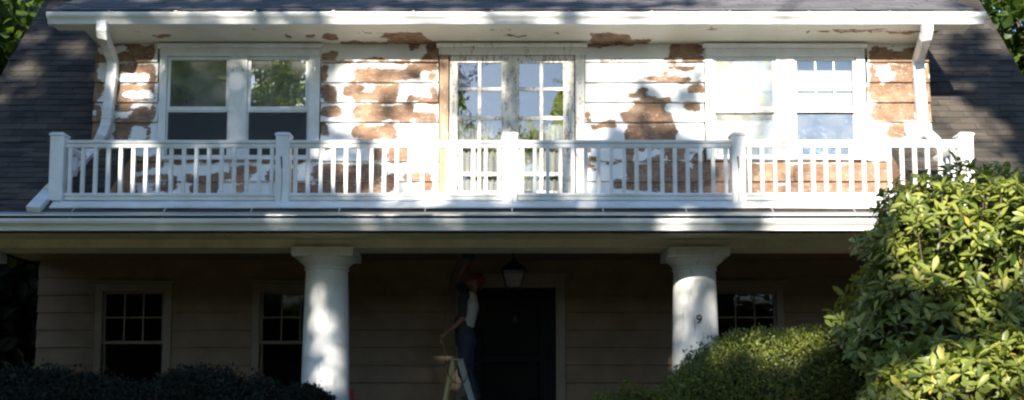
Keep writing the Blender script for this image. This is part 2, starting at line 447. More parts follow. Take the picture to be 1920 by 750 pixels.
for t in tabs:
    xc, y, z, ang, w = t
    rot = random.uniform(-0.012, 0.012); lift = random.uniform(0, 0.004)
    mat = Matrix.Translation((xc, y, z + 0.001)) @ Matrix.Rotation(ang, 4, 'X') @ Matrix.Rotation(rot, 4, 'Z') @ Matrix.Translation((0, random.uniform(-0.006, 0.006), lift))
    if vis(t) and n_obj < 298:
        o = bpy.data.objects.new('shingle', TAB); COL.objects.link(o); o.parent = ROOF; o.matrix_local = mat; n_obj += 1
    else:
        sc = Matrix.Diagonal((w / TABW, 1, 1, 1))
        rest.add([mat @ sc @ v.co for v in TAB.vertices], [tuple(p.vertices) for p in TAB.polygons])
rest.build('roof_shingles', M['shingle'], ROOF, kind='stuff')

# -------- dormer: wall, roof, soffit
ZC = [Z(y, YW) for y in (82.5, 117, 155, 192.5, 229.5, 265.5, 303, 340.5, 377)]
ZTOP = ZC[0]; ZDECK = Z(378, YR - 0.06)
ZC.append(ZDECK + 0.005)
Zledge = PROF[2][1]
def wrect(x0, x1, y0, y1): 
    return (X(x0, YW, (y0+y1)/2), X(x1, YW, (y0+y1)/2), Z(y1, YW), Z(y0, YW))
H_L = wrect(305, 594, 104, 292); H_R = wrect(1329, 1616, 104, 292); H_D = wrect(841, 1079, 104, 383)
H_D = (H_D[0], H_D[1], ZDECK, H_D[3])
dwm = MB()
wall_grid(dwm, -RW-0.02, RW+0.02, ZDECK - 0.1, Zledge, YW + 0.004, YW + 0.14, [H_L, H_R, H_D])
wall_grid(dwm, -DW, DW, Zledge, ZTOP + 0.3, YW + 0.004, YW + 0.14, [H_L, H_R, H_D])
for sgn in (-1, 1):     # side (cheek) walls of the dormer running back into the roof
    x0_, x1_ = sorted((sgn*DW, sgn*(DW-0.12)))
    ya = YW + 0.14; yb = YW + (ZTOP + 1.2 - Zledge) / 1.19
    dwm.add([(x0_, ya, Zledge-0.1), (x1_, ya, Zledge-0.1), (x1_, ya, ZTOP+0.3), (x0_, ya, ZTOP+0.3), (x0_, yb, ZTOP+1.1), (x1_, yb, ZTOP+1.1), (x1_, yb, ZTOP+1.3), (x0_, yb, ZTOP+1.3)],
            [(0,1,2,3),(4,7,6,5),(0,4,5,1),(1,5,6,2),(2,6,7,3),(3,7,4,0)])
DORMER = dwm.build('dormer_wall', M['bare'], HOUSE)

# bare-wood patches on the siding, measured on the wall (x0, x1, y0, y1)
P = [ # middle-left field
 (603,637,97,115),(761,789,82,94),(806,824,85,108),(793,822,107,117),(620,765,113,117.5),
 (602,622,120,153),(663,765,131,154),(690,700,128,150),(761,822,122,137),(806,822,141,155),(720,790,136,150),
 (602,634,158,191),(647,681,162,181),(694,742,159,176),(667,745,174,192),(761,822,184,192),(804,822,166,188),
 (601,638,199,221),(661,777,198,229),(777,822,213,229),
 (603,615,234,256),(665,742,237,264),(607,617,273,286),(678,720,266,276),(702,719,270,303),(726,766,273,303),
 (590,720,309,341),(726,742,322,341),(750,811,322,341),(590,720,341,377),(726,742,341,362),(795,812,341,362),
 # middle-right field
 (1101,1189,82,88),(1255,1317,82,107),(1245,1270,111,117),(1283,1317,107,117),
 (1253,1301,124,132),(1240,1255,137,147),(1213,1285,147,156),(1262,1272,118,130),(1120,1180,116,119),
 (1179,1200,175,184),(1200,1232,182,191),(1225,1262,186,192),(1192,1210,170,178),(1291,1317,158,174),
 (1179,1248,193,214),(1168,1258,212,230),(1288,1317,193,211),(1096,1105,208,228),
 (1168,1272,234,264),(1107,1150,231,240),(1096,1104,262,285),
 (1173,1190,273,303),(1197,1213,273,283),(1221,1238,270,303),(1243,1286,270,303),(1290,1336,282,304),
 (1173,1712,305,340),(1150,1712,340,358),(1235,1712,358,378),(1102,1120,296,303),(1128,1164,300,304),(1100,1118,312,320),
 # left end
 (165,296,84,116),(162,184,119,153),(220,296,121,135),(280,296,130,153),
 (160,195,156,191),(214,294,156,191),(158,191,194,229),(213,290,194,229),(156,191,230,262),(214,287,230,264),
 (213,245,268,303),(236,300,296,322),(213,256,306,340),(262,330,332,341),(218,254,341,378),(280,330,344,362),(214,222,268,360),
 (330,420,300,308),(345,470,330,341),(360,410,345,366),(430,480,312,330),(470,560,300,306),(500,560,318,341),(520,590,341,372),(440,470,346,362),
 # right end
 (1628,1765,86,117),(1628,1690,119,155),(1690,1720,119,150),(1735,1768,119,155),(1630,1716,156,192),(1734,1768,156,192),
 (1632,1768,194,229),(1664,1700,232,262),(1700,1718,262,300),
]
W = [ # paint still on inside those patches
 (178,232,88,106),(236,292,169,188),(250,284,240,268),(212,250,210,222),(240,282,196,206),(166,180,204,214),
 (1636,1662,119,138),(1650,1682,134,155),(1662,1716,78,88),(1703,1720,215,228),(1745,1757,138,148),(1760,1766,148,156),
 (1712,1734,112,235),(1199,1214,286,300),(1216,1232,280,292),(1290,1312,262,282),(700,740,262,270),
 (254,320,322,331),(262,300,346,352),(640,660,318,322),(1378,1500,372,380),(1290,1300,285,320),(1560,1600,303,308),(1450,1480,338,344),
]
def to_w(b): 
    my = (b[2]+b[3])/2
    return ((X(b[0],YW,my)+X(b[1],YW,my))/2, (Z(b[2],YW)+Z(b[3],YW))/2, abs(X(b[1],YW,my)-X(b[0],YW,my))/2, abs(Z(b[2],YW)-Z(b[3],YW))/2)
PW = np.array([to_w(b) for b in P]); WW = np.array([to_w(b) for b in W])
def sdf(x, z, A, rr=0.05):
    r = np.minimum(np.minimum(A[:,2], A[:,3]) * 0.85, rr)
    qx = np.abs(x - A[:,0]) - A[:,2] + r; qz = np.abs(z - A[:,1]) - A[:,3] + r
    return np.hypot(np.maximum(qx, 0), np.maximum(qz, 0)) + np.minimum(np.maximum(qx, qz), 0) - r
def bare_field(x, z):
    wx = noise.noise(Vector((x*4, z*5, 1.3))) * 0.085 + noise.noise(Vector((x*17, z*17, 4.1)))*0.018; wz = noise.noise(Vector((x*4, z*3, 7.7))) * 0.05 + noise.noise(Vector((x*15, z*17, 3.3)))*0.012
    d = -sdf(x+wx, z+wz, PW, 0.09).min() + 0.008
    dw = sdf(x+wx*1.6, z+wz*1.6, WW).min()
    f = min(d, dw)
    return max(0.0, min(1.0, 0.52 + f / 0.17))

def siding_board(name, xa, xb, z0, z1, yface, parent, mat, proud=0.036, field=True, step=0.035):
    nx_ = max(2, int((xb-xa)/step)) if field else 1
    nz_ = max(2, int((z1-z0)/0.03)) if field else 1
    tilt = random.uniform(-0.003, 0.003); pr = proud + random.uniform(-0.003, 0.004)
    v = []; a = []
    for j in range(nz_+1):
        k = j/nz_; 
        for i in range(nx_+1):
            q = i/nx_; x = xa + (xb-xa)*q; z = z0 + (z1-z0)*k + tilt*(q-0.5)*2*(1-k)
            wob = 0.002*noise.noise(Vector((x*2.2, z*3, 5.1))) if field else 0
            v.append((x, yface - 0.004 - pr*(1-k) + wob, z))
            if field: a.append(min(1.0, bare_field(x, z) + (0.34*max(0.0, noise.noise(Vector((x*2.6, z0*9, 2.2)))) if k < 0.12 else 0.0)))
    f = [(j*(nx_+1)+i, j*(nx_+1)+i+1, (j+1)*(nx_+1)+i+1, (j+1)*(nx_+1)+i) for j in range(nz_) for i in range(nx_)]
    n0 = len(v)
    bx0, bx1 = v[0], v[nx_]
    v += [(xa, yface, bx0[2]), (xb, yface, bx1[2]), (xa, yface, z1), (xb, yface, z1)]
    low = list(range(nx_+1)); f.append(tuple([n0, n0+1] + low[::-1]))
    f.append(tuple([n0+2, n0] + [j*(nx_+1) for j in range(nz_+1)]))
    f.append(tuple([n0+1, n0+3] + [j*(nx_+1)+nx_ for j in range(nz_, -1, -1)]))
    me = bpy.data.meshes.new(name); me.from_pydata(v, [], f); me.update(); me.materials.append(mat)
    if field:
        at_ = me.attributes.new('bare', 'FLOAT', 'POINT')
        at_.data.foreach_set('value', a + [a[0], a[nx_], a[-nx_-1], a[-1]])
    o = bpy.data.objects.new(name, me); link(o, parent); return o

up_segs = [(163, 297), (602, 822), (1097, 1320), (1625, 1766)]
for ci in range(9):
    z1, z0 = ZC[ci], ZC[ci+1]
    my = (82.5, 117, 155, 192.5, 229.5, 265.5, 303, 340.5, 377, 385)[ci] + 18
    if ci < 5: segs = up_segs
    elif ci == 5: segs = [(211, 297), (602, 822), (1097, 1320), (1625, 1704)]
    else:
        sp = (430, 600)[ci % 2] + 20*ci - 120
        segs = [(211, sp), (sp + 1, 822), (1097, 1918 - sp), (1919 - sp, 1704)]
    for si, (a, b) in enumerate(segs):
        xa, xb = X(a, YW, my), X(b, YW, my)
        if ci >= 5:
            xa = max(xa, -RW + 0.004); xb = min(xb, RW - 0.004)
        elif si == 0: xa = -DW - 0.006 - 0.004*ci
        elif si == 3: xb = DW + 0.006 + 0.004*ci
        zz0 = z0 if not (ci == 4 and si in (0, 3)) else z0
        if ci >= 6:     # boards under the windows start below the sill
            siding_board('siding_board', xa, xb, z0, z1 - 0.001, YW, DORMER, M['peel'])
        elif ci == 4 and si in (0, 3):   # ends above the roof ledge
            siding_board('siding_board', xa, xb, max(z0, Zledge + 0.01), z1 - 0.001, YW, DORMER, M['peel'])
        else:
            siding_board('siding_board', xa, xb, z0, z1 - 0.001, YW, DORMER, M['peel'])
# short boards between the window sills and the course below
for a, b in ((298, 601), (1321, 1624)):
    siding_board('siding_board', X(a, YW, 298), X(b, YW, 298), ZC[6], Z(298, YW), YW, DORMER, M['peel'])

# dormer roof (shed) with soffit, fascia and gutter
YE = 13.60                                  # fascia plane
ZS = Z(83, YW)                              # soffit level at the wall
ZSF = Z(47, YE)                             # soffit at the fascia
EW = 5.86
dr = MB(); z_e = Z(21, YE)
pr = [(YE - 0.02, z_e), (RIDGE_Y, z_e + (RIDGE_Y - YE) * 0.60)]
slab(dr, pr, -EW, EW, 0.06)
DROOF = dr.build('dormer_roof', M['shingle_top'], HOUSE)
fine = MB(); ang = math.atan(0.60); ns = 40
for i in range(ns):
    s0 = i * 0.135; y = YE - 0.03 + s0*math.cos(ang); z = z_e + s0*math.sin(ang) + 0.002
    x = -EW + (i % 3) * 0.11
    while x < EW - 0.05:
        w = min(0.33, EW - x); mt = Matrix.Translation((x + w/2, y, z)) @ Matrix.Rotation(ang, 4, 'X') @ Matrix.Translation((0, random.uniform(-0.012, 0.012), random.uniform(0, 0.008))) @ Matrix.Diagonal((w/TABW, 1, 1.2, 1))
        fine.add([mt @ v.co for v in TAB.vertices], [tuple(p.vertices) for p in TAB.polygons]); x += 0.33
fine.build('roof_shingles', M['shingle_top'], DROOF, kind='stuff')

def field_sheet(name, x0, x1, p0, p1, boxes, mat, parent, th=0.02, step=0.04):
    """a flat board from the line p0=(y,z) to p1=(y,z), with a wear field given by boxes in (x, t)"""
    nx_ = int((x1-x0)/step); nt = 10; v = []; a = []; A = np.array(boxes) if boxes else None
    for j in range(nt+1):
        t = j/nt; y = p0[0]+(p1[0]-p0[0])*t; z = p0[1]+(p1[1]-p0[1])*t
        for i in range(nx_+1):
            x = x0+(x1-x0)*i/nx_; v.append((x, y, z))
            if A is not None:
                Lw = math.hypot(p1[0]-p0[0], p1[1]-p0[1])
                d = -sdf(x + 0.12*noise.noise(Vector((x*4, t*3, 2))), t*Lw + 0.075*noise.noise(Vector((x*6, t*2, 9)))+0.03*noise.noise(Vector((x*20, t*5, 9))), A, 0.03).min()
                a.append(max(0, min(1, 0.5 + d/0.11)))
            else: a.append(0.0)
    f = [(j*(nx_+1)+i, (j+1)*(nx_+1)+i, (j+1)*(nx_+1)+i+1, j*(nx_+1)+i+1) for j in range(nt) for i in range(nx_)]
    n0 = len(v); v += [(x0, p0[0], p0[1]+th), (x1, p0[0], p0[1]+th), (x1, p1[0], p1[1]+th), (x0, p1[0], p1[1]+th)]; a += [0]*4
    f += [(n0, n0+1, n0+2, n0+3), (0, nx_, n0+1, n0), (nt*(nx_+1), n0+3, n0+2, nt*(nx_+1)+nx_), (n0, n0+3, nt*(nx_+1), 0), (n0+1, nx_, nt*(nx_+1)+nx_, n0+2)]
    me = bpy.data.meshes.new(name); me.from_pydata(v, [], f); me.update(); me.materials.append(mat)
    me.attributes.new('bare', 'FLOAT', 'POINT').data.foreach_set('value', a)
    o = bpy.data.objects.new(name, me); link(o, parent); return o
# soffit: outer and inner board; patches in (px0, px1, t0, t1) along the depth
ysplit = YE + 0.17; zsplit = ZSF + (ZS - ZSF) * 0.17 / (YW - YE)
Lin = math.hypot(YW - ysplit, ZS - zsplit)
def sof(px0, px1, t0, t1, L):
    a, b = X(px0, YW, 75), X(px1, YW, 75); return ((a+b)/2, (t0+t1)/2*L, (b-a)/2, (t1-t0)/2*L)
SB = [sof(*q, Lin) for q in ((613,636,.25,.75),(640,820,.78,1.05),(723,806,.15,.95),(675,740,.12,.2),(1105,1150,.2,1.0),(1150,1180,.3,1.),(1170,1216,.6,1.0),(545,552,.3,.6),(578,598,.3,.6),(948,983,.3,.45),(1041,1053,.2,.4),(300,330,.3,.5),(270,300,.05,.14),(185,260,0,.07),(1500,1760,0,.14),(1640,1700,.14,.3),(222,230,.1,.3),(1750,1770,0,1.0),(164,172,0.1,1.0))]
SA = [sof(*q, 0.17) for q in ((1311,1337,.5,.9),(1278,1288,.7,.9),(1540,1640,.7,1.),(480,520,.85,1.0),(880,960,.9,1.02))]
field_sheet('soffit_board', -EW+0.02, EW-0.02, (YE, ZSF), (ysplit - 0.003, zsplit), SA, M['soffit'], HOUSE)
field_sheet('soffit_board', -DW, DW, (ysplit, zsplit + 0.006), (YW - 0.002, ZS + 0.006), SB, M['soffit'], HOUSE)
for sgn in (-1, 1):     # side overhang underside, rising back with the roof
    a, b = sorted((sgn*(DW+0.003), sgn*(EW-0.02)))
    field_sheet('soffit_board', a, b, (ysplit, zsplit + 0.002), (17.0, zsplit + (17.0-ysplit)*0.45), None, M['soffit'], HOUSE)
    e = MB(); xa, xb = sorted((sgn*(EW-0.02), sgn*(EW+0.004)))
    e.add([(xa, YE, ZSF-0.01), (xb, YE, ZSF-0.01), (xb, 17.2, ZSF + 1.5), (xa, 17.2, ZSF + 1.5), (xa, YE, z_e-0.02), (xb, YE, z_e-0.02), (xb, 17.2, z_e + 3.6*0.6-0.02), (xa, 17.2, z_e + 3.6*0.6-0.02)],
          [(0,3,2,1),(4,5,6,7),(0,1,5,4),(1,2,6,5),(2,3,7,6),(3,0,4,7)])
    e.build('barge_board', M['white'], HOUSE)
MB().box(-EW+0.02, EW-0.02, YE-0.024, YE-0.001, ZSF-0.012, z_e-0.02).build('fascia_board', M['white'], HOUSE)

def gutter_profile(yb, zt, h=0.135, d=0.125):
    o = [(0,0),(0,-h),(-d*0.48,-h),(-d*0.52,-h*0.93),(-d*0.62,-h*0.62),(-d*0.80,-h*0.48),(-d*0.93,-h*0.40),(-d,-h*0.25),(-d,0),(-d*0.88,0.004),(-d*0.88,-0.008),(-d*0.97,-h*0.22),(-0.004,-h*0.3),(-0.004,0)]
    return [(yb + a, zt + b) for a, b in o]
ZGU = Z(22, YE - 0.15)
gu = MB().prism_x(gutter_profile(YE - 0.026, ZGU), X(86, YE-0.15, 30), X(1850, YE-0.15, 30)).build('gutter', M['gutter'], HOUSE, smooth=True)
tag(gu, 'upper white gutter under the dormer roof')
for px in (113, 205, 330, 478, 625, 775, 922, 1068, 1222, 1368, 1517, 1668, 1812):
    x = X(px, YE-0.15, 20)
    s_ = MB().box(x-0.012, x+0.012, YE-0.16, YE-0.02, ZGU+0.006, ZGU+0.011); s_.tube([(x, YE-0.15, ZGU+0.01), (x, YE-0.05, ZGU+0.035), (x, YE+0.05, ZGU+0.10)], 0.006, 6)
    s_.build('gutter_strap', M['strap'], gu)

# -------- windows
def frame_boxes(mb, x0, x1, z0, z1, w, y0, y1, wb=None, wt=None):
    wb = w if wb is None else wb; wt = w if wt is None else wt
    mb.box(x0, x0+w, y0, y1, z0, z1); mb.box(x1-w, x1, y0, y1, z0, z1)
    mb.box(x0+w, x1-w, y0, y1, z0, z0+wb); mb.box(x0+w, x1-w, y0, y1, z1-wt, z1)

def upper_window(cx0, cx1, units, lab, shade=None, screens=(1, 1), storm=(1, 1)):
    """pair of double hung windows in one casing; pixel numbers on the wall"""
    fx = lambda p: X(p, YW, 195)
    zt, zb = Z(107, YW), Z(292, YW)
    c = MB(); yo = YW - 0.045
    xl, xr = fx(cx0), fx(cx1)
    c.box(xl, fx(units[0][0]), yo, YW+0.10, zb-0.02, zt); c.box(fx(units[1][1]), xr, yo, YW+0.10, zb-0.02, zt)
    c.box(fx(units[0][1]), fx(units[1][0]), yo+0.003, YW+0.10, zb-0.02, zt)
    c.box(xl, xr, yo-0.004, YW+0.10, zt, Z(92, YW))
    win = c.build('window', M['trim'], HOUSE, bevel=0.005); tag(win, lab)
    h = MB().prism_x([(YW-0.001, Z(84, YW)), (YW-0.085, Z(84.5, YW)), (YW-0.085, Z(87.5, YW)), (YW-0.055, Z(91.8, YW)), (YW-0.001, Z(91.8, YW))], xl-0.03, xr+0.03)
    h.build('head_moulding', M['trim'], win)
    MB().box(xl, xr, yo-0.03, YW-0.001, zb-0.065, zb-0.022).build('sill', M['trim'], win, bevel=0.006)
    zm = Z(204, YW)
    for k, (ua, ub) in enumerate(units):
        x0_, x1_ = fx(ua), fx(ub)
        s = MB(); frame_boxes(s, x0_+0.002, x1_-0.002, zm-0.015, zt-0.004, 0.042, YW-0.015, YW+0.015); s.build('upper_sash', M['trim'], win, bevel=0.004)
        s = MB(); frame_boxes(s, x0_+0.002, x1_-0.002, zb-0.015, zm+0.02, 0.036, YW+0.025, YW+0.055); s.build('lower_sash', M['trim'], win, bevel=0.004)
        # storm frame rail
        MB().box(x0_+0.004, x1_-0.004, YW-0.022, YW-0.0155, zm-0.03, zm+0.018).build('storm_rail', M['trim'], win, bevel=0.002)
        gx0, gx1, gz0, gz1 = x0_+0.044, x1_-0.044, zm+0.027, zt-0.046
        # muntins of the upper sash and its six panes
        for q in (1, 2):
            xm = gx0 + (gx1-gx0)*q/3; MB().box(xm-0.010, xm+0.010, YW-0.004, YW+0.018, gz0, gz1).build('muntin', M['trim'], win)
        zmid = (gz0+gz1)/2; MB().box(gx0, gx1, YW-0.002, YW+0.016, zmid-0.010, zmid+0.010).build('muntin', M['trim'], win)
        for q in range(3):
            for r_ in range(2):
                a = gx0 + (gx1-gx0)*q/3; b = gx0 + (gx1-gx0)*(q+1)/3; zz = gz0 + (gz1-gz0)*r_/2
                MB().box(a+0.011, b-0.011, YW+0.004, YW+0.007, zz+0.011, zz+(gz1-gz0)/2-0.011).build('pane', M['glass'], win)
        if storm[k]: MB().box(gx0-0.004, gx1+0.004, YW-0.012, YW-0.009, gz0-0.004, gz1+0.004).build('storm_pane', M['storm_glass'] if screens[k] else M['glare_glass'], win)
        MB().box(gx0-0.006, gx1+0.006, YW+0.038, YW+0.041, zb+0.022, zm-0.018).build('lower_pane', M['glass'] if screens[k] else (M['glare_glass'], M['storm_glass'])[k], win)
        if screens[k]: MB().box(x0_+0.008, x1_-0.008, YW-0.006, YW-0.004, zb+0.004, zm-0.032).build('insect_screen', M['screen'], win)
        b_ = MB(); frame_boxes(b_, x0_+0.003, x1_-0.003, zb-0.012, zm-0.031, 0.018, YW-0.013, YW-0.0065); b_.build('screen_frame', M['trim'], win)
        if shade: MB().box(x0_-0.02, x1_+0.02, YW+0.17, YW+0.175, Z(shade[k], YW), zt+0.03).build('roller_shade', M['shade'], win)
    for px in (cx0 + 9, units[0][1] + 7, units[1][0] - 8, cx1 - 9):     # old shutter hinges left on the trim
        MB().box(fx(px)-0.014, fx(px)+0.014, yo-0.010, yo+0.001, Z(136, YW), Z(124, YW)).build('hinge', M['strap'], win, bevel=0.003)
    return win
upper_window(299, 600, ((313, 430), (464, 579)), 'left pair of upper windows with dark screens and leafy reflections')
upper_window(1322, 1622, ((1337, 1455), (1489, 1606)), 'right pair of upper windows with pale roller shades', shade=(262, 232), screens=(0, 0), storm=(1, 0))

# -------- french doors
fx = lambda p: X(p, YW, 230)
fd = MB()
fd.box(fx(824), fx(841), YW-0.045, YW+0.10, ZDECK+0.005, Z(104, YW)); 
cas_l = fd.build('door_casing', M['stripped'], HOUSE, bevel=0.004); tag(cas_l, 'stripped bare wood casing left of the french doors')
MB().box(fx(1079), fx(1096), YW-0.045, YW+0.10, ZDECK+0.005, Z(104, YW)).build('door_casing', M['weathered_head'], HOUSE, bevel=0.004)
hd = MB(); hd.box(fx(822), fx(1098), YW-0.05, YW+0.10, Z(104, YW)+0.001, Z(91, YW)); hd.prism_x([(YW-0.001, Z(83.5, YW)), (YW-0.10, Z(84.5, YW)), (YW-0.10, Z(88, YW)), (YW-0.06, Z(90.8, YW)), (YW-0.001, Z(90.8, YW))], fx(818), fx(1102))
hd.build('door_head', M['weathered_head'], HOUSE, bevel=0.004)
rows = [(118, 164), (170, 218), (225, 271), (277, 323), (330, 358)]
for (la, lb), cols in (((843, 953), ((858, 896), (902, 940))), ((962, 1077), ((974, 1012), (1018, 1056)))):
    lf = MB(); z1 = Z(105, YW); z0 = ZDECK + 0.012; y0, y1 = YW-0.012, YW+0.032
    lf.box(fx(la), fx(cols[0][0]), y0, y1, z0, z1); lf.box(fx(cols[1][1]), fx(lb), y0, y1, z0, z1)
    lf.box(fx(cols[0][0]), fx(cols[1][1]), y0, y1, Z(rows[0][0], YW), z1); lf.box(fx(cols[0][0]), fx(cols[1][1]), y0, y1, z0, Z(rows[-1][1], YW))
    leaf = lf.build('french_door', M['weathered'], HOUSE, bevel=0.003)
    tag(leaf, ('left' if la < 900 else 'right') + ' weathered french door leaf with ten glass panes')
    MB().box(fx(cols[0][1]), fx(cols[1][0]), YW-0.008, YW+0.026, Z(rows[-1][1], YW), Z(rows[0][0], YW)).build('muntin', M['weathered'], leaf)
    for (a, b), (c, d) in zip(rows, rows[1:]):
        for ca, cb in cols: MB().box(fx(ca), fx(cb), YW-0.006, YW+0.024, Z(c, YW), Z(b, YW)).build('muntin', M['weathered'], leaf)
    for a, b in rows:
        for ca, cb in cols: MB().box(fx(ca)-0.002, fx(cb)+0.002, YW+0.006, YW+0.009, Z(b, YW)-0.002, Z(a, YW)+0.002).build('pane', M['glass'], leaf)
    # gathered curtain hung inside the lower panes
    cu = MB(); n = 60; xa, xb = fx(cols[0][0])-0.03, fx(cols[1][1])+0.03; zt = Z(222, YW)
    v = [(xa+(xb-xa)*i/n, YW+0.09+0.02*math.sin(i*1.05)+0.008*math.sin(i*2.3), z) for z in (z0, zt) for i in range(n+1)]
    cu.add(v, [(i, i+1, n+2+i, n+1+i) for i in range(n)]); cu.build('curtain', M['curtain'], leaf, smooth='full')
MB().box(fx(953), fx(962), YW-0.03, YW+0.04, ZDECK+0.01, Z(105, YW)).build('astragal', M['weathered'], HOUSE, bevel=0.004)

# rooms behind (closed, so the panes look into dark)
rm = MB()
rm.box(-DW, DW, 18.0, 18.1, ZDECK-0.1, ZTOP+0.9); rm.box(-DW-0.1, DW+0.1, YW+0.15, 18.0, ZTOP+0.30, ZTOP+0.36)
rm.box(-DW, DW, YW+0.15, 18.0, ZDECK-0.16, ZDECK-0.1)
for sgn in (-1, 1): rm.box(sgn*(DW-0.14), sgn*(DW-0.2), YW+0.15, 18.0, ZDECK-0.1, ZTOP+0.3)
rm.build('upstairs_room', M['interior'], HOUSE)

# -------- balcony recess: cheeks, deck, flashing
for sgn in (-1, 1):
    pts = [(YR-0.12, roof_z(YR-0.12)), (YR, roof_z(YR)), (YW+0.01, Zledge), (YW+0.01, ZDECK-0.1), (YR-0.12, ZDECK-0.1)]
    xa, xb = sorted((sgn*(RW+0.002), sgn*(RW+0.02)))
    ck = MB().prism_x([(y, z-0.004) for y, z in pts], xa, xb)
    o = ck.build('cheek_wall', M['peel'], HOUSE)
    o.data.attributes.new('bare', 'FLOAT', 'POINT').data.foreach_set('value', [0.66]*len(o.data.vertices))
MB().box(-RW, RW, YR-0.02, YW+0.003, ZDECK-0.10, ZDECK).build('balcony_deck', M['deckpaint'], HOUSE)
# white flashing lapped over the shingles in front of the deck, its lower edge wavering
fl = MB(); xa, xb = X(97, YR-0.1, 385), X(1822, YR-0.1, 385); n = 120; y0 = YR-0.03; y1 = YR-0.17
v = []
for i in range(n+1):
    x = xa+(xb-xa)*i/n; w = 0.012*noise.noise(Vector((x*1.1, 0, 3))) + 0.004*noise.noise(Vector((x*5, 0, 3)))
    ye = y1 + w
    v += [(x, y0, ZDECK+0.006), (x, y0-0.025, ZDECK+0.002), (x, ye, roof_z(ye)+0.030+w*0.3), (x, ye+0.002, roof_z(ye)+0.016)]
fl.add(v, [(4*i+k, 4*i+4+k, 4*i+5+k, 4*i+1+k) for i in range(n) for k in range(3)])
o = fl.build('deck_flashing', M['deckpaint'], HOUSE); sd = o.modifiers.new('solid', 'SOLIDIFY'); sd.thickness = 0.004

# -------- balcony railing
def rx(p, py=320): return X(p, YR, py)
ZR1, ZR0 = Z(263, YR), Z(277, YR); ZB1, ZB0 = Z(362, YR), Z(376, YR)
posts = [110, 531.5, 957, 1383, 1809]
PWD = 0.165
def rail_prof(yc, z0, z1):
    h = z1-z0
    return [(yc-0.030, z0), (yc-0.034, z0+0.3*h), (yc-0.026, z0+0.42*h), (yc-0.046, z0+0.58*h), (yc-0.050, z0+0.8*h), (yc-0.036, z1-0.004), (yc, z1+0.003),
            (yc+0.036, z1-0.004), (yc+0.050, z0+0.8*h), (yc+0.046, z0+0.58*h), (yc+0.026, z0+0.42*h), (yc+0.034, z0+0.3*h), (yc+0.030, z0)][::-1]
rl = MB()
for a, b in zip(posts, posts[1:]):
    xa, xb = rx(a) + PWD/2 - 0.004, rx(b) - PWD/2 + 0.004; sag = random.uniform(-0.004, 0.004)
    rl.prism_x(rail_prof(YR, ZR0+sag, ZR1+sag), xa, xb); rl.prism_x(rail_prof(YR, ZB0+sag, ZB1+sag), xa, xb)
# returns running back to the roof slope
ret = {}
for sgn, p in ((-1, posts[0]), (1, posts[-1])):
    xc = rx(p)
    for z0, z1 in ((ZR0, ZR1), (ZB0, ZB1)):
        yend = YR + 0.05
        while roof_z(yend) < z1 - 0.01: yend += 0.02
        h = z1-z0; prof = [(xc-0.03, z0), (xc+0.03, z0), (xc+0.048, z0+0.6*h), (xc+0.036, z1), (xc-0.036, z1), (xc-0.048, z0+0.6*h)]
        rl.prism_y(prof, YR+PWD/2-0.004, yend)
RAIL = rl.build('balcony_railing', M['rail'], HOUSE, smooth=True)
tag(RAIL, 'white wooden balcony railing with square balusters')
for i, p in enumerate(posts):
    x = rx(p); pm = MB(); w = PWD/2; zb = (roof_z(YR)+0.005 if i in (0, 4) else Z(394, YR-0.09)); zt = Z(257, YR)
    pm.box(x-w, x+w, YR-w, YR+w, zb, zt); 
    post = pm.build('post', M['rail'], RAIL, bevel=0.006)
    w2 = w+0.011; cm = MB()
    cm.add([(x-w2, YR-w2, zt+0.001), (x+w2, YR-w2, zt+0.001), (x+w2, YR+w2, zt+0.001), (x-w2, YR+w2, zt+0.001), (x-w2, YR-w2, zt+0.025), (x+w2, YR-w2, zt+0.025), (x+w2, YR+w2, zt+0.025), (x-w2, YR+w2, zt+0.025),
            (x-w*0.75, YR-w*0.75, zt+0.045), (x+w*0.75, YR-w*0.75, zt+0.045), (x+w*0.75, YR+w*0.75, zt+0.045), (x-w*0.75, YR+w*0.75, zt+0.045)],
           [(0,3,2,1),(0,1,5,4),(1,2,6,5),(2,3,7,6),(3,0,4,7),(4,5,9,8),(5,6,10,9),(6,7,11,10),(7,4,8,11),(8,9,10,11)])
    cm.build('post_cap', M['rail'], RAIL, bevel=0.003)
    if i in (1, 3):
        MB().hexa([(x-0.010, YR-w-0.0025, Z(318, YR)), (x+0.006, YR-w-0.0025, Z(318, YR)), (x+0.006, YR-w+0.001, Z(318, YR)), (x-0.010, YR-w+0.001, Z(318, YR))],
                  [(x-0.022, YR-w-0.0025, Z(296, YR)), (x-0.002, YR-w-0.0025, Z(296, YR)), (x-0.002, YR-w+0.001, Z(296, YR)), (x-0.022, YR-w+0.001, Z(296, YR))]).build('crack', M['rust'], RAIL)
        MB().tube([(x-0.006, YR-w-0.002, Z(316, YR)), (x+0.004, YR-w-0.002, Z(345, YR)), (x-0.012, YR-w-0.002, Z(380, YR))], 0.003, 5).build('crack', M['rust'], RAIL)
    if i == 2:
        MB().tube([(x-0.005, YR-w-0.006, Z(308, YR)), (x+0.01, YR-w-0.008, Z(345, YR)), (x+0.03, YR-w-0.008, Z(388, YR))], 0.004, 5).build('bent_wire', M['strap'], RAIL)
bal = MB().box(-0.0225, 0.0225, -0.0225, 0.0225, ZB1-0.01, ZR0+0.01)
bal_me = bal.mesh('baluster'); bal_me.materials.append(M['rail'])
def baluster(x, y, scale=1.0, z0=None):
    o = bpy.data.objects.new('baluster', bal_me); COL.objects.link(o); o.parent = RAIL
    o.location = (x, y, 0); o.rotation_euler = (0, 0, random.uniform(-0.05, 0.05))
    b = o.modifiers.new('bevel', 'BEVEL'); b.width = 0.004; b.segments = 1
    if z0 is not None:
        top = ZR0+0.01; s = (top-z0)/(top-(ZB1-0.01)); o.scale = (1, 1, s); o.location.z = top*(1-s)
    return o
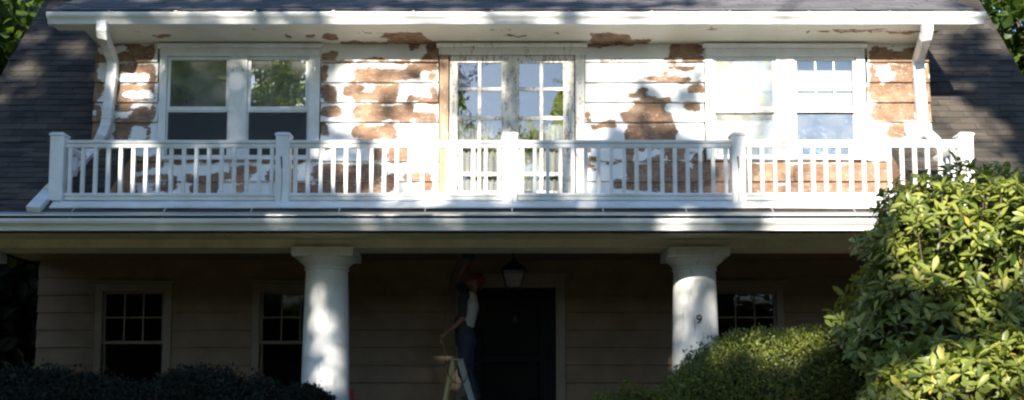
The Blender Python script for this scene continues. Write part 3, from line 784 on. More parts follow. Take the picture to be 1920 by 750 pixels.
for a, b in zip(posts, posts[1:]):
    n = 17; x0_, x1_ = rx(a), rx(b); st = (x1_-x0_)/(n+0.85)
    for k in range(n): baluster((x0_+x1_)/2 + (k-(n-1)/2)*st, YR)
    xm = (x0_+x1_)/2
    MB().box(xm-0.03, xm+0.03, YR-0.02, YR+0.03, ZDECK-0.01, ZB0+0.004).build('support_block', M['rail'], RAIL, bevel=0.003)
for p in (posts[0], posts[-1]):
    x = rx(p); y = YR + 0.20
    while roof_z(y) < ZR0 - 0.05:
        baluster(x, y, z0=max(ZB1-0.01, roof_z(y)-0.01)); y += 0.145

# -------- downspouts
def spout(pts, name, lab, open_end=False):
    d = MB().tube(pts, 0, rect=(0.135, 0.10), up=(0, -1, 0.0)).build(name, M['gutter'], HOUSE, bevel=0.010)
    tag(d, lab); return d
yq = YW - 0.085
def rp(px, py, off=0.05):      # point on the roof slope seen at a pixel
    y = YW
    for _ in range(60):
        p = at(px, py, y); e = p.z - roof_z(y) - off*1.2
        y += e * 0.45
    return at(px, py, y)
pl = [at(192, 40, YE-0.09), at(192, 56, YE-0.085), at(194, 68, YE-0.03), at(206, 98, yq-0.12), at(211, 112, yq-0.02), at(212, 120, yq), at(211, 135, yq), at(201, 228, yq), at(198, 240, yq-0.02), at(192, 254, yq-0.07), rp(184, 270, 0.06), rp(92, 360, 0.06)]
ds = spout(pl, 'downspout', 'left downspout running down and out across the shingles')
MB().tube([rp(100, 352, 0.05), rp(62, 393, 0.05)], 0, rect=(0.165, 0.075), up=(0, -1, 0.3)).build('spout_end', M['gutter'], ds, bevel=0.008)
for py in (112, 146, 222):
    c = at({112: 211, 146: 210.5, 222: 202}[py], py, yq); MB().box(c.x-0.072, c.x+0.072, yq-0.056, yq+0.06, c.z-0.012, c.z+0.012).build('joint_band', M['gutter'], ds, bevel=0.003)
pr_ = [at(1738, 42, YE-0.09), at(1738, 58, YE-0.085), at(1735, 72, YE-0.03), at(1725, 100, yq-0.12), at(1722, 112, yq-0.02), at(1721, 120, yq), at(1721, 130, yq), at(1730, 232, yq), at(1737, 250, yq-0.02), rp(1752, 264, 0.06), rp(1800, 330, 0.06)]
ds = spout(pr_, 'downspout', 'right downspout bending outward above the railing')
for py, px in ((116, 1722), (146, 1722)):
    c = at(px, py, yq); MB().box(c.x-0.072, c.x+0.072, yq-0.056, yq+0.06, c.z-0.012, c.z+0.012).build('joint_band', M['gutter'], ds, bevel=0.003)

# -------- porch eave: gutter, fascia, soffit, beam
GT = Z(409.5, YG); gw = HW + OV + 0.1
g2 = MB().prism_x(gutter_profile(YG + 0.125, GT, 0.132), -gw, gw).build('gutter', M['gutter'], HOUSE, smooth=True)
tag(g2, 'long lower gutter along the porch eave')
for px in (126, 300, 465, 632, 795, 960, 1133, 1291, 1455, 1610):
    x = X(px, YG, 405)
    s_ = MB().tube([(x, YG+0.01, GT+0.004), (x, YG+0.09, GT+0.018), (x, YG+0.14, roof_z(YG+0.14)+0.02), (x, YG+0.20, roof_z(YG+0.20)+0.02)], 0, rect=(0.016, 0.004)); s_.build('gutter_strap', M['strap'], g2)
MB().prism_x([(YG+0.05, Zeave-0.012), (YG+0.05, Zeave+0.006), (YG+0.115, roof_z(YG+0.115)+0.018), (YG+0.115, roof_z(YG+0.115)-0.004)], -gw+0.08, gw-0.08).build('drip_edge', M['strap'], HOUSE)
YF = YG + 0.128; ZF0 = Z(437, YF)
FB = []
random.seed(3)
x = -5.0
while x < 6.0:
    w = random.uniform(0.1, 0.5); FB.append((x+w/2, 0.025, w/2, random.uniform(0.008, 0.026))); x += w + random.uniform(0.15, 0.7)
fo = field_sheet('fascia_board', -gw+0.05, gw-0.05, (YF, ZF0), (YF, Zeave-0.02), FB, M['soffit'], HOUSE, th=0.0)
YB0, YB1 = YC - 0.25, YC + 0.25; ZBEAM = Z(464.5, YB0); ZSO = Z(449, YB0)
so = MB().add([(-gw+0.05, YF+0.003, ZF0), (gw-0.05, YF+0.003, ZF0), (gw-0.05, YB0, ZSO), (-gw+0.05, YB0, ZSO), (-gw+0.05, YF+0.003, ZF0+0.02), (gw-0.05, YF+0.003, ZF0+0.02), (gw-0.05, YB0, ZSO+0.02), (-gw+0.05, YB0, ZSO+0.02)],
              [(0,3,2,1),(4,5,6,7),(0,1,5,4),(1,2,6,5),(2,3,7,6),(3,0,4,7)]); so.build('porch_soffit', M['beam'], HOUSE)
MB().box(-HW, HW, YB0, YB1, ZBEAM, ZDECK-0.2).build('porch_beam', M['beam'], HOUSE, bevel=0.008)
ZCEIL = 3.80
ceil = MB().box(-HW, HW, YB1-0.01, YP+0.05, ZCEIL, ZCEIL+0.05).build('porch_ceiling', M['porch'], HOUSE)

# -------- porch wall with windows and front door
wx_ = lambda p: X(p, YP, 620)
zz_ = lambda p: Z(p, YP)
W1 = (wx_(192), wx_(308)); W2 = (wx_(487), wx_(603)); W3 = (wx_(1340), wx_(1456))
WZ0, WZ1 = zz_(548) - 1.45, zz_(546)
DX = (wx_(873), wx_(1042)); DZ1 = zz_(540)
holes = [(*w, WZ0, WZ1) for w in (W1, W2, W3)] + [(*DX, FLOOR, DZ1)]
pwm = MB(); wall_grid(pwm, -6.93, 6.93, 0.5, ZCEIL, YP+0.004, YP+0.16, holes)
PORCH = pwm.build('porch_wall', M['porch'], HOUSE)
zc = ZCEIL; ci = 0
cut = sorted([(w[0]-0.115, w[1]+0.115, WZ0-0.08, WZ1+0.15) for w in (W1, W2, W3)] + [(DX[0]-0.15, DX[1]+0.15, FLOOR, DZ1+0.2)])
while zc > FLOOR + 0.05:
    z1 = zc; z0 = max(FLOOR, zc - 0.256); zc = z0; xs_ = -6.93; ci += 1
    segs = []
    for c in cut:
        if c[2] < (z0+z1)/2 < c[3]: segs.append((xs_, c[0])); xs_ = c[1]
    segs.append((xs_, 6.93))
    for a, b in segs:
        if b - a > 3.5:
            m = (a+b)/2 + (0.9 if ci % 2 else -0.6); parts_ = ((a, m-0.001), (m+0.001, b))
        else: parts_ = ((a, b),)
        for p, q in parts_: siding_board('siding_board', p, q, z0, z1-0.001, YP, PORCH, M['porch'], field=False)

def porch_window(x0_, x1_, lab):
    c = MB(); frame_boxes(c, x0_-0.11, x1_+0.11, WZ0-0.075, WZ1+0.10, 0.11, YP-0.04, YP+0.12, wb=0.075, wt=0.10)
    w = c.build('window', M['porch_trim'], HOUSE, bevel=0.004); tag(w, lab)
    MB().prism_x([(YP-0.001, WZ1+0.155), (YP-0.09, WZ1+0.150), (YP-0.09, WZ1+0.13), (YP-0.05, WZ1+0.101), (YP-0.001, WZ1+0.101)], x0_-0.15, x1_+0.15).build('head_moulding', M['porch_trim'], w)
    zm = zz_(643)
    s = MB(); frame_boxes(s, x0_, x1_, zm-0.012, WZ1, 0.04, YP+0.0, YP+0.03); s.build('upper_sash', M['dark_sash'], w)
    s = MB(); frame_boxes(s, x0_, x1_, WZ0, zm+0.02, 0.04, YP+0.036, YP+0.066); s.build('lower_sash', M['dark_sash'], w)
    gx0, gx1, gz0, gz1 = x0_+0.04, x1_-0.04, zm+0.028, WZ1-0.04
    for q in (1, 2):
        xm = gx0+(gx1-gx0)*q/3; MB().box(xm-0.010, xm+0.010, YP+0.004, YP+0.026, gz0, gz1).build('muntin', M['dark_sash'], w)
    zm2 = (gz0+gz1)/2; MB().box(gx0, gx1, YP+0.006, YP+0.024, zm2-0.010, zm2+0.010).build('muntin', M['dark_sash'], w)
    for q in range(3):
        for r_ in range(2):
            a = gx0+(gx1-gx0)*q/3; b = gx0+(gx1-gx0)*(q+1)/3; z_ = gz0+(gz1-gz0)*r_/2
            MB().box(a+0.011, b-0.011, YP+0.012, YP+0.015, z_+0.011, z_+(gz1-gz0)/2-0.011).build('pane', M['glass_low'], w)
    MB().box(gx0-0.005, gx1+0.005, YP+0.05, YP+0.053, WZ0+0.035, zm-0.01).build('lower_pane', M['glass_low'], w)
porch_window(*W1, 'dark porch window at the far left of the porch')
porch_window(*W2, 'dark porch window partly behind the left column')
porch_window(*W3, 'dark porch window beside the column with the number')

# front door: casing, dark frame, storm door with glass, knocker
c = MB(); frame_boxes(c, DX[0]-0.14, DX[1]+0.14, FLOOR, DZ1+0.17, 0.139, YP-0.045, YP+0.10, wb=0.0, wt=0.169)
c.box(DX[0]-0.19, DX[1]+0.19, YP-0.075, YP-0.002, DZ1+0.171, DZ1+0.21)
FD = c.build('front_door', M['porch_trim'], HOUSE, bevel=0.004); tag(FD, 'black front door in a cream casing behind the lantern')
c = MB(); frame_boxes(c, DX[0]+0.002, DX[1]-0.002, FLOOR, DZ1-0.002, 0.10, YP-0.02, YP+0.05, wb=0.03); c.build('door_frame', M['black'], FD)
mxd = DX[0] + 0.30
c = MB(); x0_, x1_ = DX[0]+0.104, DX[1]-0.104
frame_boxes(c, x0_, x1_, FLOOR+0.034, DZ1-0.106, 0.13, YP-0.01, YP+0.03, wb=0.25); c.box(x0_+0.131, x1_-0.131, YP-0.008, YP+0.028, FLOOR+1.02, FLOOR+1.12)
c.build('storm_door', M['black'], FD, bevel=0.004)
for a, b in ((FLOOR+0.285, FLOOR+1.019), (FLOOR+1.121, DZ1-0.237)): MB().box(x0_+0.128, x1_-0.128, YP+0.008, YP+0.012, a, b).build('pane', M['glass_low'], FD)
MB().box(x0_, x1_, YP+0.07, YP+0.11, FLOOR+0.034, DZ1-0.106).build('inner_door', M['black'], FD)
kn = MB(); kp = at(966, 597, YP+0.05); kn.ellipsoid((kp.x, YP+0.062, kp.z), (0.03, 0.012, 0.045)); kn.tube([(kp.x+0.03*math.cos(t), YP+0.05, kp.z-0.05+0.03*math.sin(t)) for t in np.linspace(0, 6.28, 14)], 0.006, 6)
kn.build('knocker', M['brass'], FD, smooth=True)
MB().tube([(x0_+0.06, YP-0.01, FLOOR+1.0), (x0_+0.06, YP-0.06, FLOOR+1.0), (x0_+0.06, YP-0.06, FLOOR+1.14), (x0_+0.06, YP-0.01, FLOOR+1.14)], 0.008, 8).build('handle', M['iron'], FD)

# ground floor rooms, gable ends, porch floor and steps
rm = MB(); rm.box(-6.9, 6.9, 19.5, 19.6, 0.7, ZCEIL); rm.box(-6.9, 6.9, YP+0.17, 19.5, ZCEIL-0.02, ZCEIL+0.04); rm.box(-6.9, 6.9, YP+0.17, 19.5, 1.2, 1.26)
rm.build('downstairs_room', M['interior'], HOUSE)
for sgn in (-1, 1):
    xa, xb = sorted((sgn*6.93, sgn*6.80))
    pts = [(YP+0.17, 0.5), (28.0, 0.5), (28.0, 3.9), (24.2, UP[0][1]-0.2), (RIDGE_Y, UP[1][1]-0.2), (17.0, UP[0][1]-0.2), (YW+0.2, roof_z(YW+0.2)-0.2), (YR, roof_z(YR)-0.2), (YB1+0.02-1.2, ZCEIL+0.06), (YP+0.17, ZCEIL+0.06)]
    MB().prism_x(pts[::-1], xa, xb).build('gable_wall', M['porch'], HOUSE)
MB().box(-6.9, 6.9, 27.9, 28.0, 0.5, 4.0).build('rear_wall', M['porch'], HOUSE)
pf = MB(); n = 92
for i in range(n):
    xa = -HW + 2*HW*i/n; pf.box(xa+0.002, xa+2*HW/n-0.002, YC-0.45, YP+0.05, FLOOR-0.03, FLOOR + 0.0005*(i % 3))
pf.build('porch_floor', M['floor'], HOUSE)
MB().box(-HW+0.05, HW-0.05, YC-0.38, YC-0.1, 0.4, FLOOR-0.032).build('foundation', M['stone'], HOUSE)
st = MB()
for k in range(3): st.box(-1.3, 1.3, YC-0.46-0.32*(k+1), YC-0.46-0.32*k-0.001, 0.3, FLOOR-0.16*(k+1))
st.build('porch_steps', M['stone'], HOUSE, bevel=0.01)

# -------- columns
def column(xc, lab=None):
    s = lambda px: px / (F / (YC * 1.01))
    zt = ZBEAM - 0.003; ab = 0.115
    z_ab = zt - ab
    r_t, r_b = 0.268, 0.308
    pr_ = []
    zn = z_ab - 0.15
    for k in range(13):
        q = k/12; z = FLOOR + 0.16 + (zn - FLOOR - 0.16)*q
        pr_.append((r_b + (r_t - r_b)*(q**1.5), z))
    col = MB().lathe(pr_, (xc, YC), 56).build('column', M['column'], HOUSE, smooth=True)
    if lab: tag(col, lab)
    cp = MB().lathe([(r_t, zn+0.0005), (r_t+0.014, zn+0.004), (r_t+0.018, zn+0.014), (r_t+0.014, zn+0.024), (r_t+0.002, zn+0.028), (r_t+0.002, zn+0.044), (r_t+0.016, zn+0.052), (r_t+0.03, zn+0.072), (r_t+0.062, zn+0.100), (r_t+0.092, zn+0.122), (r_t+0.10, zn+0.140), (r_t+0.096, z_ab-0.0005)], (xc, YC), 56)
    cp.build('capital', M['column'], col, smooth=True)
    h = 0.385; MB().box(xc-h, xc+h, YC-h, YC+h, z_ab, zt).build('abacus', M['column'], col, bevel=0.005)
    MB().lathe([(r_b+0.07, FLOOR+0.06), (r_b+0.085, FLOOR+0.09), (r_b+0.07, FLOOR+0.12), (r_b+0.015, FLOOR+0.14), (r_b, FLOOR+0.162)], (xc, YC), 48).build('base', M['column'], col, smooth=True)
    MB().box(xc-0.40, xc+0.40, YC-0.40, YC+0.40, FLOOR+0.002, FLOOR+0.059).build('plinth', M['column'], col)
    return col
xl = X(604, YC-0.38, 470); xr = X(1311, YC-0.38, 470)
column(xl, 'left white column with cracked flaking paint')
cr = column(xr, 'right white column carrying the house number')
column(-7.05, 'end column at the left corner of the porch'); column(7.05, 'end column at the right corner of the porch')
# the number 9, cut-out metal figure fixed to the column
fc = bpy.data.curves.new('number', 'FONT'); fc.body = '9'; fc.size = 0.165; fc.extrude = 0.006; fc.align_x = 'CENTER'
ft = bpy.data.objects.new('tmp', fc); COL.objects.link(ft)
dg = bpy.context.evaluated_depsgraph_get(); nm = bpy.data.meshes.new_from_object(ft.evaluated_get(dg)); bpy.data.objects.remove(ft)
p = at(1310, 607, YC-0.305)
no = bpy.data.objects.new('house_number', nm); nm.materials.clear(); nm.materials.append(m_plain('number paint', (0.008, 0.008, 0.008), 0.8))
COL.objects.link(no); no.parent = cr; ax = p.x - xr
no.matrix_local = Matrix.Translation((p.x, YC - math.sqrt(max(0, 0.297**2 - ax*ax)) - 0.010, p.z)) @ Matrix.Rotation(math.atan2(ax, 0.297), 4, 'Z') @ Matrix.Rotation(R(90), 4, 'X') @ Matrix.Rotation(R(-6), 4, 'Z')
no['label'] = 'black figure 9 on the column'

# ================================================================== THINGS ON THE PORCH
# lantern
YLN = 15.0; lc = at(963, 515, YLN)
LAN = empty('porch_lantern', (lc.x, YLN, Z(541, YLN))); tag(LAN, 'black iron hanging lantern with glass sides above the front door', 'lantern')
zt, zb, zr, zk = Z(508, YLN), Z(541, YLN), Z(509, YLN), Z(492, YLN)
hw, hb = 0.155, 0.095
fr = MB()
ct = [(-hw, -hw), (hw, -hw), (hw, hw), (-hw, hw)]; cb = [(-hb, -hb), (hb, -hb), (hb, hb), (-hb, hb)]
for i in range(4):
    fr.tube([(lc.x+cb[i][0], YLN+cb[i][1], zb), (lc.x+ct[i][0], YLN+ct[i][1], zt)], 0.009, 6)
    j = (i+1) % 4
    fr.tube([(lc.x+cb[i][0], YLN+cb[i][1], zb), (lc.x+cb[j][0], YLN+cb[j][1], zb)], 0.010, 6)
    fr.tube([(lc.x+ct[i][0], YLN+ct[i][1], zt), (lc.x+ct[j][0], YLN+ct[j][1], zt)], 0.010, 6)
fr.build('cage', M['iron'], LAN)
for i in range(4):
    j = (i+1) % 4
    MB().add([(lc.x+cb[i][0]*.97, YLN+cb[i][1]*.97, zb), (lc.x+cb[j][0]*.97, YLN+cb[j][1]*.97, zb), (lc.x+ct[j][0]*.97, YLN+ct[j][1]*.97, zt), (lc.x+ct[i][0]*.97, YLN+ct[i][1]*.97, zt)], [(0,1,2,3)]).build('pane', M['glass_low'], LAN)
e = 0.178
rf = MB().add([(lc.x-e, YLN-e, zr), (lc.x+e, YLN-e, zr), (lc.x+e, YLN+e, zr), (lc.x-e, YLN+e, zr), (lc.x-e, YLN-e, zr+0.012), (lc.x+e, YLN-e, zr+0.012), (lc.x+e, YLN+e, zr+0.012), (lc.x-e, YLN+e, zr+0.012),
               (lc.x-0.05, YLN-0.05, zk), (lc.x+0.05, YLN-0.05, zk), (lc.x+0.05, YLN+0.05, zk), (lc.x-0.05, YLN+0.05, zk)],
              [(0,3,2,1),(0,1,5,4),(1,2,6,5),(2,3,7,6),(3,0,4,7),(4,5,9,8),(5,6,10,9),(6,7,11,10),(7,4,8,11),(8,9,10,11)]).build('lantern_roof', M['iron'], LAN)
MB().lathe([(0.05, zk), (0.06, zk+0.015), (0.03, zk+0.03), (0.04, zk+0.05), (0.015, zk+0.065)], (lc.x, YLN), 20).build('finial', M['iron'], LAN, smooth=True)
MB().tube([(lc.x, YLN, zk+0.06), (lc.x, YLN, ZCEIL-0.005)], 0.012, 8).build('stem', M['iron'], LAN)
MB().lathe([(0.02, ZCEIL-0.05), (0.065, ZCEIL-0.02), (0.07, ZCEIL-0.002)], (lc.x, YLN), 20).build('ceiling_rose', M['iron'], LAN, smooth=True)
MB().tube([(lc.x, YLN, zb+0.01), (lc.x, YLN, zb+0.12)], [0.016, 0.014], 10).build('candle_tube', M['dark_sash'], LAN)

# stepladder
YL = 15.25
lt = at(856, 674, YL); LAD = empty('stepladder', (lt.x, YL, FLOOR)); tag(LAD, 'small white stepladder under the person by the front door', 'ladder')
M['ladder'] = m_plain('ladder fibreglass', (0.24, 0.24, 0.23), 0.4); M['ladder_rear'] = m_plain('ladder wood', (0.45, 0.36, 0.16), 0.6)
fxb = X(904, YL, 700); bxb = X(822, YL, 700); zt = lt.z
for sy in (-1, 1):
    MB().tube([(fxb, YL+sy*0.24, FLOOR+0.004), (lt.x+0.06, YL+sy*0.19, zt-0.03)], 0, rect=(0.035, 0.085), up=(1, 0, 0)).build('front_rail', M['ladder'], LAD)
    MB().tube([(bxb, YL+sy*0.22, FLOOR+0.004), (lt.x-0.04, YL+sy*0.175, zt-0.03)], 0, rect=(0.028, 0.045), up=(1, 0, 0)).build('rear_rail', M['ladder_rear'], LAD)
steps = []
for k, hgt in enumerate((0.23, 0.46, 0.70)):
    q = hgt / (zt-FLOOR-0.03); xx = fxb + (lt.x+0.06-fxb)*q; steps.append((xx, FLOOR+hgt))
    MB().box(xx-0.055, xx+0.05, YL-0.235+0.05*q, YL+0.235-0.05*q, FLOOR+hgt-0.025, FLOOR+hgt).build('step', M['ladder'], LAD)
    xr_ = bxb + (lt.x-0.04-bxb)*q; MB().box(xr_-0.012, xr_+0.012, YL-0.21+0.04*q, YL+0.21-0.04*q, FLOOR+hgt-0.03, FLOOR+hgt).build('rear_brace', M['ladder_rear'], LAD)
MB().box(lt.x-0.075, lt.x+0.10, YL-0.22, YL+0.22, zt-0.028, zt).build('top_cap', M['ladder'], LAD, bevel=0.006)

# person: one continuous body, posed on the second step, facing left, right arm up with the sander
YPER = 15.28
def A(px, py, dy=0.0): return at(px, py, YPER+dy)
foot_z = steps[1][1]
pel = A(874, 640); waist = A(873, 612); chest = A(880, 578); neck = A(884, 552); head = A(890, 527)
shL, shR = A(868, 560, -0.17), A(876, 556, 0.17)
elL, haL = A(866, 600, -0.24), A(836, 626, -0.20)
elR, haR = A(858, 528, 0.16), A(872, 497, 0.04)
hipL, hipR = A(873, 645, -0.09), A(876, 645, 0.09)
kneeL, kneeR = A(868, 700, -0.10), A(878, 702, 0.10)
ankL = Vector((steps[1][0]+0.02, YPER-0.10, foot_z+0.08)); ankR = Vector((steps[1][0]+0.04, YPER+0.10, foot_z+0.08))
def cap(mb, a, b, ra, rb, n=14, k=5):
    a, b = Vector(a), Vector(b); d = (b-a).normalized()
    pts = [a - d*ra*math.cos(t) for t in np.linspace(0.05, math.pi/2, k)] + [b + d*rb*math.sin(t) for t in np.linspace(0, math.pi/2-0.05, k)]
    rd_ = [ra*math.sin(t) for t in np.linspace(0.05, math.pi/2, k)] + [rb*math.cos(t) for t in np.linspace(0, math.pi/2-0.05, k)]
    mb.tube(pts, rd_, n)
def remesh(o, vox, smooth=4):
    m = o.modifiers.new('remesh', 'REMESH'); m.mode = 'VOXEL'; m.voxel_size = vox; m.use_smooth_shade = True
    s = o.modifiers.new('smooth', 'SMOOTH'); s.factor = 0.5; s.iterations = smooth
M['skin'] = m_plain('skin', (0.20, 0.10, 0.068), 0.5, 0, 0.1); M['denim'] = m_plain('dark jeans', (0.016, 0.024, 0.05), 0.8)
M['shirt'] = m_plain('white shirt cloth', (0.42, 0.41, 0.36), 0.8); M['sleeve'] = m_plain('dark sleeve cloth', (0.02, 0.022, 0.025), 0.85)
M['red'] = m_plain('red bandana', (0.17, 0.022, 0.015), 0.8); M['boot'] = m_plain('boot leather', (0.03, 0.022, 0.016), 0.6)
M['eye'] = m_plain('eye', (0.05, 0.04, 0.03), 0.2)
b = MB(); hrot = Matrix.Rotation(R(-38), 3, 'Y') @ Matrix.Rotation(R(0), 3, 'Z')   # head tipped back to look up
hd_ = lambda x, y, z: head + Matrix.Rotation(R(38), 3, 'Y') @ Vector((x, y, z))
RotH = Matrix.Rotation(R(38), 3, 'Y')
b.ellipsoid(head + RotH @ Vector((0.01, 0, 0.02)), (0.098, 0.077, 0.108), 18, 12, RotH)
b.ellipsoid(hd_(-0.035, 0, -0.055), (0.062, 0.055, 0.062), 14, 10, RotH)      # jaw
cap(b, hd_(-0.088, 0, 0.015), hd_(-0.108, 0, -0.022), 0.010, 0.014, 10)            # nose
cap(b, hd_(-0.088, -0.018, -0.055), hd_(-0.088, 0.018, -0.055), 0.010, 0.010, 8)   # lips
for sy in (-1, 1): b.ellipsoid(hd_(0.012, sy*0.080, 0.0), (0.022, 0.010, 0.032), 10, 8, RotH)
cap(b, neck, head + Vector((0.01, 0, -0.05)), 0.060, 0.056)
for sy in (-1, 1): cap(b, chest + Vector((0, sy*0.075, 0.03)), waist + Vector((0, sy*0.06, 0)), 0.115, 0.10)
cap(b, neck + Vector((0, 0, -0.03)), chest, 0.07, 0.12)
for sy in (-1, 1): cap(b, waist + Vector((0, sy*0.06, 0)), pel + Vector((0, sy*0.075, 0)), 0.10, 0.12)
def arm(sh, el, ha, grip):
    cap(b, neck + Vector((0, (sh.y-neck.y)*0.4, -0.02)), sh, 0.06, 0.062); cap(b, sh, el, 0.055, 0.043); cap(b, el, ha, 0.043, 0.029)
    d = (ha-el).normalized(); side = Vector((0, 1, 0)); nrm = d.cross(side).normalized()
    palm = ha + d*0.05; cap(b, ha + d*0.01, palm + d*0.02, 0.028, 0.030)
    for k, (off, ln) in enumerate(((-0.030, 0.070), (-0.010, 0.078), (0.010, 0.074), (0.030, 0.060))):
        k0 = palm + d*0.035 + side*off; k1 = k0 + d*ln*0.45 + nrm*grip*0.018; k2 = k1 + d*ln*0.2 + nrm*grip*0.032; k3 = k2 - d*0.012 + nrm*grip*0.022
        cap(b, k0, k1, 0.010, 0.009, 8, 3); cap(b, k1, k2, 0.009, 0.0085, 8, 3); cap(b, k2, k3, 0.0085, 0.008, 8, 3)
    t0 = ha + d*0.025 - side*0.024; t1 = t0 + d*0.03 - side*0.025 + nrm*grip*0.012; t2 = t1 + d*0.028 + nrm*grip*0.022
    cap(b, t0, t1, 0.013, 0.011, 8, 3); cap(b, t1, t2, 0.011, 0.009, 8, 3)
    return palm + nrm*grip*0.035 + d*0.03
gripL = arm(shL, elL, haL, 1); gripR = arm(shR, elR, haR, 1)
def leg(hip, kn, an):
    cap(b, hip, kn, 0.088, 0.060); cap(b, kn, kn*0.6+an*0.4 + Vector((0.012, 0, 0)), 0.058, 0.054); cap(b, kn*0.6+an*0.4 + Vector((0.012, 0, 0)), an, 0.054, 0.040)
    cap(b, an + Vector((0.03, 0, -0.04)), an + Vector((-0.13, 0, -0.055)), 0.036, 0.024)
leg(hipL, kneeL, ankL); leg(hipR, kneeR, ankR)
PER = b.build('person', M['skin'], None); remesh(PER, 0.0065, 3)
tag(PER, 'person on stepladder in red bandana, white shirt and dark sleeves sanding upward', 'person')
s = MB()
for sy in (-1, 1): cap(s, chest + Vector((0.005, sy*0.078, 0.035)), waist + Vector((0.005, sy*0.062, 0.01)), 0.130, 0.118)
cap(s, neck + Vector((0, 0, -0.05)), chest, 0.088, 0.135)
for sh in (shL, shR): cap(s, neck + Vector((0, (sh.y-neck.y)*0.5, -0.035)), chest + Vector((0, (sh.y-neck.y)*0.6, 0.05)), 0.072, 0.1)
s_ = s.build('shirt', M['shirt'], PER); remesh(s_, 0.012, 4)
for sh, el in ((shL, elL), (shR, elR)):
    s = MB(); cap(s, neck*0.35 + sh*0.65, sh, 0.078, 0.080); cap(s, sh, sh*0.25+el*0.75, 0.079, 0.066); s_ = s.build('sleeve', M['sleeve'], PER); remesh(s_, 0.011, 4)
s = MB(); cap(s, waist + Vector((-0.02, -0.05, 0.06)), pel + Vector((-0.02, -0.05, 0)), 0.138, 0.135); cap(s, waist + Vector((-0.02, 0.05, 0.06)), pel + Vector((-0.02, 0.05, 0)), 0.138, 0.135)
s_ = s.build('apron', M['sleeve'], PER); remesh(s_, 0.012, 4)
s = MB()
for hip, kn, an, sy in ((hipL, kneeL, ankL, -1), (hipR, kneeR, ankR, 1)):
    cap(s, hip, kn, 0.108, 0.078); cap(s, kn, an + Vector((0, 0, 0.05)), 0.076, 0.066); cap(s, waist*0.3 + pel*0.7 + Vector((0.01, sy*0.07, 0)), pel + Vector((0.015, sy*0.08, 0)), 0.122, 0.132)
s_ = s.build('jeans', M['denim'], PER); remesh(s_, 0.012, 4)
for an in (ankL, ankR):
    s = MB(); cap(s, an + Vector((0.03, 0, -0.032)), an + Vector((-0.14, 0, -0.047)), 0.047, 0.032); cap(s, an, an + Vector((0.01, 0, 0.07)), 0.05, 0.052); s_ = s.build('boot', M['boot'], PER); remesh(s_, 0.010, 3)
s = MB(); s.ellipsoid(head + RotH @ Vector((0.022, 0, 0.040)), (0.108, 0.090, 0.100), 18, 12, RotH); cap(s, hd_(0.12, 0, -0.01), hd_(0.15, 0.01, -0.05), 0.018, 0.012)
s_ = s.build('bandana', M['red'], PER); remesh(s_, 0.009, 3)
for sy in (-1, 1): MB().ellipsoid(hd_(-0.082, sy*0.032, 0.012), (0.010, 0.012, 0.008), 10, 8).build('eye', M['eye'], PER, smooth='full')

# sander held against the ceiling, with its cord
sd_ = gripR
SND = empty('power_sander', sd_); tag(SND, 'power sander held overhead against the porch ceiling', 'sander')
M['tool'] = m_plain('sander housing', (0.02, 0.06, 0.06), 0.45)
zc_ = Z(478, YPER); c = Vector((A(879, 485).x, sd_.y, 0))
s = MB(); s.lathe([(0.03, sd_.z-0.02), (0.05, sd_.z+0.01), (0.055, zc_-0.09), (0.05, zc_-0.05), (0.07, zc_-0.03)], (c.x, sd_.y), 20); s.build('motor_housing', M['tool'], SND, smooth=True)
MB().lathe([(0.085, zc_-0.029), (0.09, zc_-0.015), (0.088, zc_)], (c.x, sd_.y), 24).build('sanding_pad', M['iron'], SND, smooth=True)
MB().tube([(c.x-0.03, sd_.y, sd_.z), (sd_.x-0.02, sd_.y, sd_.z-0.005), (sd_.x-0.10, sd_.y, sd_.z-0.02)], [0.026, 0.022, 0.018], 10).build('handle', M['tool'], SND, smooth=True)
from mathutils.geometry import interpolate_bezier
def smooth_path(pts, n=8):
    out = []
    for i in range(len(pts)-1):
        p0 = pts[max(0, i-1)]; p1 = pts[i]; p2 = pts[i+1]; p3 = pts[min(len(pts)-1, i+2)]
        out += list(interpolate_bezier(p1, p1+(p2-p1+p1-p0)/6, p2-(p3-p1)/6, p2, n))[:-1]
    return out + [pts[-1]]
cp = [Vector((sd_.x-0.10, sd_.y, sd_.z-0.02)), A(853, 506, 0), A(845, 530, -0.1), A(840, 575, -0.18), gripL, A(834, 665, -0.22), A(840, 700, -0.25), A(852, 716, -0.27), A(864, 719, -0.27), A(874, 710, -0.26), A(880, 690, -0.2), A(893, 760, -0.2), Vector((A(900, 800).x, YPER-0.35, FLOOR+0.01)), Vector((A(960, 800).x, YPER-0.6, FLOOR+0.01))]
cd = MB().tube(smooth_path(cp), 0.007, 7).build('sander_cord', m_plain('cord rubber', (0.06, 0.05, 0.015), 0.6), None, smooth=True)
tag(cd, 'dark power cord looping from the sander down beside the ladder', 'cord')

# red container at the foot of the left column
rc = at(656, 736, 14.35); RC = empty('red_container', (rc.x+0.02, 14.4, FLOOR)); tag(RC, 'red container standing on the porch just right of the left column', 'container')
mr = m_plain('red plastic', (0.45, 0.03, 0.02), 0.4); x = rc.x - 0.16; zt = Z(724, 14.35)
s = MB().prism_y([(x-0.1, FLOOR+0.001), (x+0.185, FLOOR+0.001), (x+0.195, FLOOR+0.02), (x+0.195, zt-0.06), (x+0.16, zt), (x+0.14, zt), (x+0.09, zt-0.08), (x-0.09, zt-0.08), (x-0.1, zt-0.1)], 14.33, 14.47); s.build('body', mr, RC, bevel=0.012)
MB().tube([(x-0.06, 14.4, zt-0.09), (x-0.06, 14.4, zt-0.02), (x+0.03, 14.4, zt-0.02), (x+0.03, 14.4, zt-0.09)], 0.014, 8).build('handle', mr, RC, smooth=True)

